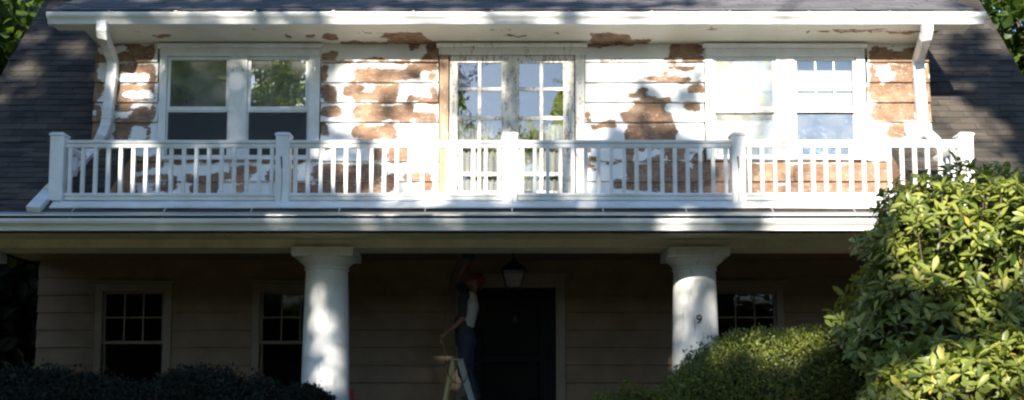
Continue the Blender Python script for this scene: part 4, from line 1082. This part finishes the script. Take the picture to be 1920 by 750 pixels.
# ================================================================== PLANTS
def np_mesh(name, verts, faces, tone, mat, smooth=False):
    """verts (N,k,3) one polygon patch per leaf, faces list of index tuples within a patch"""
    N, k, _ = verts.shape; me = bpy.data.meshes.new(name)
    me.vertices.add(N*k); me.vertices.foreach_set('co', verts.reshape(-1).astype(np.float32))
    fl_ = [np.array(f) for f in faces]; tot = sum(len(f) for f in fl_)
    me.loops.add(N*tot); me.polygons.add(N*len(fl_))
    base = (np.arange(N)*k)[:, None]; idx = np.concatenate([f[None, :] + base for f in fl_], axis=1)
    me.loops.foreach_set('vertex_index', idx.reshape(-1).astype(np.int32))
    ln = np.array([len(f) for f in fl_]); starts = np.concatenate([[0], np.cumsum(ln)[:-1]])
    me.polygons.foreach_set('loop_start', (starts[None, :] + (np.arange(N)*tot)[:, None]).reshape(-1).astype(np.int32))
    me.polygons.foreach_set('loop_total', np.tile(ln, N).astype(np.int32))
    me.update(calc_edges=True)
    me.attributes.new('tone', 'FLOAT', 'POINT').data.foreach_set('value', np.repeat(tone, k).astype(np.float32))
    me.materials.append(mat)
    if smooth: me.polygons.foreach_set('use_smooth', [True]*len(me.polygons))
    return me
def unit(v): return v / np.maximum(np.linalg.norm(v, axis=-1, keepdims=True), 1e-9)
def leaves(pos, dirv, nrm, ln, wd, fold=0.25, droop=0.15):
    """six-point folded leaves: base, two side pairs, tip, with a mid rib"""
    d = unit(dirv); s_ = unit(np.cross(d, nrm)); n_ = unit(np.cross(s_, d)); L = ln[:, None]; Wd = wd[:, None]
    p0 = pos; mid1 = pos + d*L*0.38 + n_*L*0.03; mid2 = pos + d*L*0.72 - n_*L*droop*0.3
    a1 = mid1 + s_*Wd*0.42 + n_*Wd*fold; b1 = mid1 - s_*Wd*0.42 + n_*Wd*fold
    a2 = mid2 + s_*Wd*0.52 + n_*Wd*fold; b2 = mid2 - s_*Wd*0.52 + n_*Wd*fold
    tip = pos + d*L - n_*L*droop
    return np.stack([p0, mid1, mid2, tip, a1, a2, b1, b2], axis=1)
LEAF_F = [(0, 4, 1), (1, 4, 5, 2), (2, 5, 3), (0, 1, 6), (1, 2, 7, 6), (2, 3, 7)]
def obj_from(me, name, parent, kind=None):
    o = bpy.data.objects.new(name, me); link(o, parent)
    if kind: o['kind'] = kind
    return o

# where the sun gets through: (px, py, depth, rx, ry) in photo pixels
rv = Vector((math.cos(SUN_AZ), -math.sin(SUN_AZ), 0)); uv_ = (Vector((0,0,1)) - S*S.z).normalized()
LIT = [
 (252,138,YW,38,14,0),(248,178,YW,30,8,0),
 (700,150,YW,60,45,.09),(790,190,YW,55,75,.09),(720,235,YW,70,32,.04),(680,200,YW,40,30,.09),(820,300,YW,75,75,0),(905,320,YW,80,80,0),(1020,330,YW,75,60,0),
 (900,150,YW,40,50,.13),(1040,180,YW,40,80,.08),(1085,170,YW,20,75,0),(1130,190,YW,55,55,.04),(1100,300,YW,30,60,.1),(1160,140,YW,60,22,.13),(1230,225,YW,60,22,.08),(1280,110,YW,60,14,.1),
 (1400,180,YW,85,85,0),(1480,200,YW,90,90,0),(1570,150,YW,60,55,0),(1580,240,YW,75,45,0),(1480,300,YW,110,55,0),(1640,240,YW,45,55,0),(1640,320,YW,50,50,0),(1350,240,YW,40,40,0),(1660,180,YW,30,30,0),(1240,150,YW,30,12,0),
 # railing
 (252,310,YR,22,40,0),(212,300,YR,10,25,0),(290,300,YR,10,30,0),(640,300,YR,40,50,0),(780,320,YR,90,60,0),(930,320,YR,90,60,0),(1060,340,YR,70,45,0),(1500,330,YR,130,45,0),(1620,300,YR,60,60,0),(1810,300,YR,45,70,0),(1740,300,YR,40,40,0),
 # upper gutter and roof
 (330,30,YE,40,8,0),(430,30,YE,60,9,0),(560,30,YE,40,8,0),(700,28,YE,80,10,0),(900,28,YE,120,10,0),(1120,28,YE,110,14,0),(1330,20,YE,120,25,0),(1560,18,YE,140,28,0),(1730,24,YE,70,16,0),(1830,28,YE,25,8,0),(250,4,14.2,60,5,0),(420,6,14.2,60,7,0),(800,6,14.2,90,8,0),(1130,8,14.2,120,14,0),(1340,8,14.2,120,16,0),(1560,8,14.2,120,16,0),(1700,8,14.2,70,16,0),
 # porch gutter
 (510,396,YG,40,8,.17),(720,396,YG,70,9,.17),(860,396,YG,60,8,.17),(1010,396,YG,70,9,.17),(1180,396,YG,90,8,.17),(1350,396,YG,80,7,.17),(1540,396,YG,90,9,.17),
 # roof slopes
 (135,92,0,26,14,0),(35,132,0,40,15,0),(15,178,0,26,12,0),(1830,240,0,62,50,0),(1800,290,0,70,60,0),(1880,80,0,30,26,0),(1860,30,0,24,36,0),(1900,320,0,30,40,0),(60,70,0,14,8,0),
 # columns
 (612,640,YC-0.3,16,40,.03),(596,575,YC-0.3,10,30,.12),(628,705,YC-0.3,10,30,.08),(590,690,YC-0.3,8,30,.12),(1300,530,YC-0.3,52,56,0),(1280,648,YC-0.3,26,56,0),(1305,482,YC-0.35,26,10,0),
 # shrubs
 (1780,365,9.2,110,55,0),(1870,390,9.0,70,80,0),(1750,460,9.0,70,60,0),(1885,500,9.0,45,60,0),(1840,570,8.8,30,30,0),(1760,690,8.2,90,40,0),(1860,700,8.2,80,50,0),(1880,640,8.2,60,40,0),(1440,658,10.1,80,42,0),(1530,650,10.3,50,26,0),(1175,728,11,22,8,0),
]
HOLES = []
for px, py, Y_, a, b_, _ in LIT:
    if Y_ == 0: Y_ = rp(px, py, 0.0).y
    p = at(px, py, Y_); dep = Y_*math.cos(PITCH) + (p.z-EYE)*math.sin(PITCH); k = dep/F
    HOLES.append((p.dot(rv), p.dot(uv_), a*k, b_*k*1.0, _))
HOLES = np.array(HOLES); Rv = np.array(rv); Uv = np.array(uv_)
def sun_gap(P_, grow=0.10):
    """True for leaves that stand in one of the gaps"""
    u = P_ @ Rv; v = P_ @ Uv; keep = np.ones(len(P_)); r_ = np.random.default_rng(3).uniform(size=len(P_))
    for hu, hv, ra, rb, kf in HOLES: keep = np.where(((u-hu)/(ra+grow))**2 + ((v-hv)/(rb+grow*0.9))**2 < 1, np.minimum(keep, kf), keep)
    return r_ >= keep

bark = NT('bark'); bn = bark.noise(1, 6, 0.7, bark.mapping((14, 14, 3))); bark.base(bark.mix(bn, (0.035, 0.025, 0.018), (0.12, 0.09, 0.065))); bark.rough(0.95); bark.bump(bn, 0.8, 0.02)
M['bark'] = bark.m
M['tree_leaf'] = m_leaf('maple leaf', (0.035, 0.075, 0.012), (0.12, 0.17, 0.03), 0.75, 0.5, (0.60, 0.70, 0.12), (0.30, 0.26, 0.03))
M['bg_leaf'] = m_leaf('background leaf', (0.02, 0.045, 0.010), (0.08, 0.12, 0.02), 0.35, 0.5, (0.18, 0.26, 0.02))
M['rhodo'] = m_leaf('rhododendron leaf', (0.03, 0.06, 0.010), (0.28, 0.31, 0.065), 0.25, 0.42, (0.42, 0.45, 0.05), (0.40, 0.27, 0.05))
M['box'] = m_leaf('boxwood leaf', (0.022, 0.040, 0.006), (0.15, 0.17, 0.025), 0.25, 0.5, (0.28, 0.30, 0.03))
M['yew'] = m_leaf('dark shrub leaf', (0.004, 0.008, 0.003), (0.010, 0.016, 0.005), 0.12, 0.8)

# sprays of leaves that close the shade between the gaps
grng = np.random.default_rng(99); EXTRA = []
pc = [Vector(q) for q in ((-HW-0.6, YP, 1.4), (HW+0.6, YP, 1.4), (-HW-0.6, 15.0, 8.2), (HW+0.6, 15.0, 8.2), (HW, 9, 1.2), (-DW, YE, 7.3))]
u0, u1 = min(p.dot(rv) for p in pc), max(p.dot(rv) for p in pc); v0, v1 = min(p.dot(uv_) for p in pc), max(p.dot(uv_) for p in pc)
for u in np.arange(u0, u1, 0.24):
    for v in np.arange(v0, v1, 0.24):
        q = np.array(rv)*(u+grng.normal()*0.07) + Uv*(v+grng.normal()*0.07); t = (grng.uniform(-8.8, -5.6) - q[1])/S.y
        EXTRA.append(q + np.array(S)*t)
EXTRA = np.array(EXTRA); EXTRA = np.repeat(EXTRA, 17, 0) + grng.normal(size=(len(EXTRA)*17, 3))*0.11
EX_T = np.argmin(np.abs(EXTRA[:, :1] - np.array([[-10.0, -3.6, 3.6]])), axis=1)
def tree(name, base, height, lobes, nleaf, label, leafsize, mat, group=None, gaps=False, seed=1, cat='tree', sky_gap=None, extra=None):
    rng = np.random.default_rng(seed); base = Vector(base)
    root = empty(name, base); tag(root, label, cat, group)
    top = base + Vector((0, 0, height*0.8)); tr = MB()
    r0 = 0.026*height
    path = [base + Vector((0.12*height*0.1*math.sin(k*1.3+seed), 0.1*height*0.1*math.cos(k*1.7+seed), height*0.8*k/7)) for k in range(8)]
    tr.tube(path, [r0*(1.25 if k == 0 else 1)*(1-k/8.5) for k in range(8)], 12)
    for (c, r) in lobes:
        c = Vector(c); k = min(6, max(2, int((c.z-base.z)/height*6))); s_ = path[k-1]
        m1 = s_.lerp(c, 0.5) + Vector((0, 0, 0.3)); tr.tube([s_, m1, c], [r0*0.20, r0*0.12, r0*0.04] if gaps else [r0*0.38, r0*0.24, r0*0.08], 8)
        for q in range(4):
            e = c + Vector((rng.uniform(-1, 1)*r[0]*0.7, rng.uniform(-1, 1)*r[1]*0.7, rng.uniform(-0.5, 0.8)*r[2]*0.7)); tr.tube([m1.lerp(c, 0.5), (m1+e)/2 + Vector((0, 0, 0.2)), e], [r0*0.06, r0*0.04, r0*0.015] if gaps else [r0*0.14, r0*0.08, r0*0.02], 6)
    tr.build('trunk', M['bark'], root, smooth='full')
    vol = np.array([r[0]*r[1]*r[2] for _, r in lobes]); cnt = (nleaf*vol/vol.sum()).astype(int); P_ = []
    for (c, r), n in zip(lobes, cnt):
        ncl = max(8, n//28); d = unit(rng.normal(size=(ncl, 3))); rad = rng.uniform(0.25, 1.0, (ncl, 1))**0.45
        cl = np.array(c) + d*rad*np.array(r) * (1 + 0.18*rng.normal(size=(ncl, 1)))
        pt = np.repeat(cl, 28, 0) + rng.normal(size=(ncl*28, 3))*np.array([0.24, 0.24, 0.16])*(leafsize/0.18)
        P_.append(pt)
    P_ = np.concatenate(P_ + ([] if extra is None else [EXTRA[EX_T == extra]]))
    if gaps: P_ = P_[~sun_gap(P_)]; P_ = P_[P_[:, 2] > 6.6 + 0.5*np.sin(P_[:, 0]*1.7)]
    if sky_gap is not None: P_ = P_[~sky_gap(P_)]
    n = len(P_); d = rng.normal(size=(n, 3)); d[:, 2] -= 0.4; nr = rng.normal(size=(n, 3))*0.7; nr[:, 2] += 0.8
    ln = leafsize*rng.uniform(0.7, 1.3, n); V = leaves(P_, d, nr, ln, ln*0.62, 0.1, 0.1)
    obj_from(np_mesh('crown', V, LEAF_F, rng.uniform(0, 1, n)*rng.uniform(0.6, 1, n), mat), 'crown', root, 'stuff')
    return root

def lobe_cloud(cx, cy, cz, rx_, ry_, rz_, n, r, seed):
    rng = np.random.default_rng(seed); out = []
    for _ in range(n):
        d = rng.normal(size=3); d /= np.linalg.norm(d); q = rng.uniform(0.3, 0.95)
        out.append(((cx+d[0]*rx_*q, cy+d[1]*ry_*q, cz+d[2]*rz_*q), (r*rng.uniform(0.8, 1.25), r*rng.uniform(0.7, 1.0), r*rng.uniform(0.7, 1.0))))
    return out
def skyhole(P_): return (np.abs(P_[:, 0] + 0.1) < 1.9 + 0.35*np.sin(P_[:, 2]*2)) & (P_[:, 2] > 10.6 + 0.35*np.sin(P_[:, 0]*3)) & (np.abs(P_[:, 1]) < 30)
tree('shade_tree', (-10.5, -7, -0.3), 19, lobe_cloud(-10.0, -7, 11.6, 4.6, 2.2, 6.2, 30, 2.0, 11), 12000, 'tall shade tree across the front lawn, left of the viewer', 0.24, M['tree_leaf'], 'shade trees in front of the house', True, 21, sky_gap=skyhole, extra=0)
tree('shade_tree', (-4.0, -9, -0.4), 20, lobe_cloud(-3.4, -8.5, 11.8, 3.9, 2.2, 6.3, 30, 2.0, 12), 16000, 'tall shade tree across the front lawn, behind the viewer', 0.24, M['tree_leaf'], 'shade trees in front of the house', True, 22, sky_gap=skyhole, extra=1)
tree('shade_tree', (3.6, -7, -0.3), 18, lobe_cloud(3.6, -7, 10.6, 4.0, 2.2, 6.0, 28, 2.0, 13), 20000, 'tall shade tree across the front lawn, right of the viewer', 0.24, M['tree_leaf'], 'shade trees in front of the house', True, 23, sky_gap=skyhole, extra=2)

# foliage ring round the lot; unseen front arc added to block sky light
def woods(name, arc, r0, r1, h, n, label, seed):
    rng = np.random.default_rng(seed)
    m = n//24; th = rng.uniform(*arc, m); rr = rng.uniform(r0, r1, m); hh = h*(0.86+0.14*np.sin(th*9)+0.10*np.sin(th*23+1)); z = rng.uniform(-0.5, 1, m)**1.0*hh
    c = np.stack([np.sin(th)*rr, -np.cos(th)*rr, z], 1); P_ = np.repeat(c, 24, 0) + rng.normal(size=(m*24, 3))*np.array([0.8, 0.8, 0.55])
    k = len(P_); ln = 0.85*rng.uniform(0.7, 1.3, k); d = rng.normal(size=(k, 3)); nr = rng.normal(size=(k, 3)); 
    o = obj_from(np_mesh(name, leaves(P_, d, nr, ln, ln*0.8, 0.1, 0.1), LEAF_F, rng.uniform(0, 1, k)*0.8, M['bg_leaf']), name, None)
    tag(o, label, 'woods', None, 'stuff'); return o
woods('woodland', (R(-118), R(118)), 33, 42, 10.0, 130000, 'unseen woodland added behind the viewer to block low sky light', 61)
woods('woodland', (R(120), R(240)), 46, 54, 9.0, 40000, 'distant green woodland behind the house', 62)
# trees behind and beside the house; flanking pair added to darken the roof
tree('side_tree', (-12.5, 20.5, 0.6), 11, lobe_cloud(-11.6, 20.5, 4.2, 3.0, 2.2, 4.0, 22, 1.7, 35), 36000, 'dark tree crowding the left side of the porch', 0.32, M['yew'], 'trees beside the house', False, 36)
tree('roof_shade_tree', (-14.5, 10, 0.3), 15, lobe_cloud(-13.6, 10.0, 8.0, 2.2, 3.6, 4.8, 28, 1.9, 45), 34000, 'unseen tree added off the left end to shade the roof', 0.28, M['yew'], 'added trees shading the roof ends', True, 46)
tree('roof_shade_tree', (14.0, 10, 0.3), 15, lobe_cloud(13.4, 10.0, 7.5, 2.2, 3.6, 4.6, 26, 1.9, 47), 30000, 'unseen tree added off the right end to shade the roof', 0.28, M['yew'], 'added trees shading the roof ends', True, 48)
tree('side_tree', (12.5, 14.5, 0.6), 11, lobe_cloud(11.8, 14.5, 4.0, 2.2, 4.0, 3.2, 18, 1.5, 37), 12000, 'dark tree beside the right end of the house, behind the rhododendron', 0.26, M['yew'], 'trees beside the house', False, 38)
tree('background_tree', (-11.2, 21, 0.6), 15, lobe_cloud(-10.8, 21, 8.2, 2.8, 2.6, 6.0, 16, 1.9, 31), 12000, 'dark leafy tree behind the left end of the house', 0.26, M['bg_leaf'], 'trees behind the house', False, 32)
tree('background_tree', (12.6, 25, 0.6), 15, lobe_cloud(12.2, 25, 8.6, 2.4, 2.2, 4.6, 20, 1.4, 33), 16000, 'sunlit leafy tree behind the right end of the house', 0.26, M['bg_leaf'], 'trees behind the house', False, 34)

# rhododendron: whorls of long leaves on twigs
def shrub_points(lobes, n, rng, depth=0.22):
    vol = np.array([r[0]*r[2] for _, r in lobes]); cnt = (n*vol/vol.sum()).astype(int); P_, N_ = [], []
    for (c, r), m in zip(lobes, cnt):
        d = unit(rng.normal(size=(m, 3))); d[:, 2] = np.abs(d[:, 2])*np.where(rng.uniform(size=m) < 0.75, 1, -1); k = 1 - depth*rng.uniform(0, 1, (m, 1))**1.5
        P_.append(np.array(c) + d*k*np.array(r)); N_.append(unit(d/np.array(r)))
    P_, N_ = np.concatenate(P_), np.concatenate(N_)
    keep = np.ones(len(P_), bool)
    for c, r in lobes: keep &= ((((P_-np.array(c))/np.array(r))**2).sum(1) > 0.60)
    return P_[keep], N_[keep]
def rhodo(name, base, lobes, nwh, label, nobj, seed):
    rng = np.random.default_rng(seed); root = empty(name, base); tag(root, label, 'shrub', 'rhododendron shrubs at the right')
    P_, N_ = shrub_points(lobes, nwh, rng, 0.3); nb = np.array([noise.noise(Vector(p)*3.1) + 0.5*noise.noise(Vector(p)*7) for p in P_]); P_ = P_ + N_*(nb*0.22)[:, None]; kp = nb + rng.normal(0, 0.12, len(nb)) > -0.22; P_, N_ = P_[kp], N_[kp]; axis = unit(N_*0.9 + np.array([0, 0, 0.45]) + rng.normal(size=P_.shape)*0.30)
    ref = unit(np.cross(axis, rng.normal(size=P_.shape))); ref2 = np.cross(axis, ref)
    pos, dr_, nm_, ln, tone = [], [], [], [], []
    K = 7
    for k in range(K):
        t = 2*math.pi*k/K + rng.uniform(-0.5, 0.5, len(P_)); el = rng.uniform(-0.3, 0.9, len(P_))
        rad = ref*np.cos(t)[:, None] + ref2*np.sin(t)[:, None]
        d = rad*np.cos(el)[:, None] + axis*np.sin(el)[:, None]
        pos.append(P_ + rad*0.008); dr_.append(d); nm_.append(axis - d*(axis*d).sum(1, keepdims=True)); ln.append(rng.uniform(0.055, 0.145, len(P_))); tone.append(np.clip(rng.normal(0.5, 0.33, len(P_)), 0, 0.86) + (rng.uniform(size=len(P_)) < 0.02)*0.4)
    pos, dr_, nm_, ln, tone = (np.concatenate(a) for a in (pos, dr_, nm_, ln, tone))
    V = leaves(pos, dr_, nm_, ln, ln*0.31, 0.16, 0.12)
    # the leaves that face the viewer largest become separate pieces
    vd = unit(np.array([0, 0, EYE]) - pos); facing = (unit(nm_)*vd).sum(1) ; depth_ = np.linalg.norm(pos - np.array([0, 0, EYE]), axis=1)
    outer = ((pos - np.mean(pos, 0))*vd).sum(1)
    pxx = 960 + F*pos[:, 0]/pos[:, 1]; score = facing*0.6 + outer*0.8 + ln*4 - (pxx > 1910)*10
    pick = np.argsort(-score)[:nobj]; mask = np.ones(len(pos), bool); mask[pick] = False
    obj_from(np_mesh('foliage', V[mask], LEAF_F, np.clip(tone[mask], 0, 1), M['rhodo'], True), 'foliage', root, 'stuff')
    protos = []
    for q in range(4):
        v1 = leaves(np.zeros((1, 3)), np.array([[0, 1.0, 0]]), np.array([[0, 0, 1.0]]), np.array([1.0]), np.array([0.31]), 0.16, 0.06+0.05*q); protos.append(np_mesh('leaf', v1, LEAF_F, np.array([0.15+0.25*q]), M['rhodo'], True))
    for i in pick:
        d = Vector(dr_[i]).normalized(); s_ = d.cross(Vector(nm_[i])).normalized(); n_ = s_.cross(d); L = ln[i]*1.05
        o = bpy.data.objects.new('leaf', protos[int(min(3, tone[i]*4))]); COL.objects.link(o); o.parent = root
        m = Matrix(((s_.x*L, d.x*L, n_.x*L, pos[i][0]), (s_.y*L, d.y*L, n_.y*L, pos[i][1]), (s_.z*L, d.z*L, n_.z*L, pos[i][2]), (0, 0, 0, 1)))
        o.matrix_parent_inverse = Matrix.Translation(-WLOC[root.name]); o.matrix_basis = m
    core = MB()  # solid dark core added so the gaps between leaves read as shade
    for c, r in lobes: core.ellipsoid(c, tuple(q*0.45 for q in r), 20, 12)
    core.build('shade_core', m_plain('dark core', (0.010, 0.011, 0.006), 0.95), root, smooth='full')
    q_ = []  # inner leaves toned darker to deepen the shade in the gaps
    for c, r in lobes: dq = unit(rng.normal(size=(1500, 3))); q_.append(np.array(c) + dq*rng.uniform(0.45, 0.85, (1500, 1))*np.array(r))
    q_ = np.concatenate(q_); lq = rng.uniform(0.08, 0.16, len(q_))
    obj_from(np_mesh('inner_foliage', leaves(q_, rng.normal(size=q_.shape), rng.normal(size=q_.shape) + np.array([0, 0, 1.0]), lq, lq*0.4, 0.12, 0.1), LEAF_F, rng.uniform(0, 0.25, len(q_)), M['rhodo']), 'inner_foliage', root, 'stuff')
    st_ = MB(); cen = np.array(base)
    for i in rng.choice(len(P_), 160, replace=False):
        e = Vector(P_[i]); b0 = Vector(base) + Vector((rng.uniform(-.3, .3), rng.uniform(-.3, .3), 0)); mid = b0.lerp(e, 0.55) + Vector((0, 0, 0.12)); st_.tube([b0, mid, e], [0.024, 0.014, 0.004], 5)
    st_.build('stem', M['bark'], root, smooth='full')
    return root
def lobe_px(px, py, Y_, rxp, ry, rzp):
    p = at(px, py, Y_); k = Y_/F; return ((p.x, Y_, p.z), (rxp*k, ry, rzp*k))
big = [lobe_px(1790, 470, 9.6, 150, 0.75, 150), lobe_px(1712, 560, 9.7, 100, 0.7, 150), lobe_px(1890, 480, 9.5, 120, 0.8, 150), lobe_px(1660, 640, 9.9, 80, 0.6, 105), lobe_px(1800, 640, 9.5, 190, 0.7, 160), lobe_px(1735, 430, 9.8, 75, 0.6, 85), lobe_px(1960, 600, 9.6, 130, 0.8, 200)]
rhodo('rhododendron', (4.0, 9.7, 0.45), big, 3500, 'tall rhododendron with long glossy leaves in front of the right end of the porch', 200, 41)
low = [lobe_px(1800, 740, 8.5, 160, 0.55, 105), lobe_px(1700, 780, 8.5, 90, 0.5, 110), lobe_px(1920, 730, 8.4, 110, 0.5, 110)]
rhodo('rhododendron', (3.7, 8.5, 0.33), low, 1300, 'low rhododendron at the bottom right corner, below the tall one', 95, 42)

def mound(name, base, lobes, n, leafsize, mat, label, group, seed, cat='shrub'):
    rng = np.random.default_rng(seed); root = empty(name, base); tag(root, label, cat, group)
    P_, N_ = shrub_points(lobes, n, rng, 0.25)
    bump_ = np.array([noise.noise(Vector(p)*3.2) for p in P_])[:, None]; P_ = P_ + N_*bump_*0.06
    k = 5; P2 = np.repeat(P_, k, 0) + rng.normal(size=(len(P_)*k, 3))*leafsize*0.9; N2 = np.repeat(N_, k, 0)
    d = unit(N2*0.7 + rng.normal(size=P2.shape)*0.7); ln = leafsize*rng.uniform(0.7, 1.4, len(P2))
    V = leaves(P2, d, unit(N2 + rng.normal(size=P2.shape)*0.6), ln, ln*0.5, 0.1, 0.1)
    tone = np.clip(0.5 + 0.5*np.repeat(bump_[:, 0], k) + rng.normal(0, 0.2, len(P2)), 0, 1)
    obj_from(np_mesh('foliage', V, LEAF_F, tone, mat), 'foliage', root, 'stuff')
    core = MB()  # dark solid filling standing in for the shade inside the mound
    for c, r in lobes: core.ellipsoid(c, tuple(q*0.72 for q in r), 20, 12)
    core.build('shade_core', m_plain('dark core', (0.012, 0.012, 0.008), 0.95), root, smooth='full')
    st_ = MB()
    for i in range(8):
        c, r = lobes[i % len(lobes)]; st_.tube([Vector(base) + Vector((rng.uniform(-.15, .15), rng.uniform(-.1, .1), 0)), Vector(c)], [0.03, 0.012], 6)
    st_.build('stem', M['bark'], root)
    return root
mound('boxwood', (2.2, 10.5, 0.55), [lobe_px(1440, 770, 10.5, 200, 0.85, 150), lobe_px(1520, 740, 10.6, 120, 0.7, 125), lobe_px(1350, 790, 10.4, 120, 0.7, 120), lobe_px(1600, 780, 10.3, 90, 0.6, 130)], 15000, 0.030, M['box'], 'clipped round boxwood mound in front of the numbered column', None, 51)
mound('small_shrub', (1.1, 11.2, 0.6), [lobe_px(1185, 775, 11.2, 75, 0.35, 42)], 1200, 0.034, M['box'], 'small sunlit shrub with a sprig at the bottom edge left of the boxwood', None, 52)
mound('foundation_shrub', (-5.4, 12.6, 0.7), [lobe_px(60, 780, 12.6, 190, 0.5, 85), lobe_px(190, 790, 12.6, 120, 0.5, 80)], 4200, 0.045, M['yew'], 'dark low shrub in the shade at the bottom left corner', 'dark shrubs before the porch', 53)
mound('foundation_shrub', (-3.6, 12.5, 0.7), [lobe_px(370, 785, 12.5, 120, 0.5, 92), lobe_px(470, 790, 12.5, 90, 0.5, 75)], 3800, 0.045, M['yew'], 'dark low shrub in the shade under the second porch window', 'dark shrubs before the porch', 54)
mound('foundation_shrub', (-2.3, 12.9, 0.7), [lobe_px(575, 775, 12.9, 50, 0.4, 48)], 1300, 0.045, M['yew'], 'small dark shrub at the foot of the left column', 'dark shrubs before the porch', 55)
# sprig of the small shrub, standing well above it
rng = np.random.default_rng(5); b0 = at(1160, 752, 11.2); pts = [at(1158, 748, 11.2), at(1164, 728, 11.2), at(1168, 722, 11.2), at(1176, 712, 11.2)]
SPR = bpy.data.objects['small_shrub']
MB().tube(pts, [0.006, 0.005, 0.004, 0.002], 5).build('sprig_stem', M['bark'], SPR)
pp = np.array([list(pts[0].lerp(pts[3], q)) for q in rng.uniform(0.1, 1, 36)]); dd = rng.normal(size=(36, 3)); dd[:, 2] += 0.5
obj_from(np_mesh('sprig_leaves', leaves(pp, dd, rng.normal(size=(36, 3)), np.full(36, 0.05), np.full(36, 0.024)), LEAF_F, rng.uniform(0.5, 1, 36), M['box']), 'sprig_leaves', SPR, 'stuff')
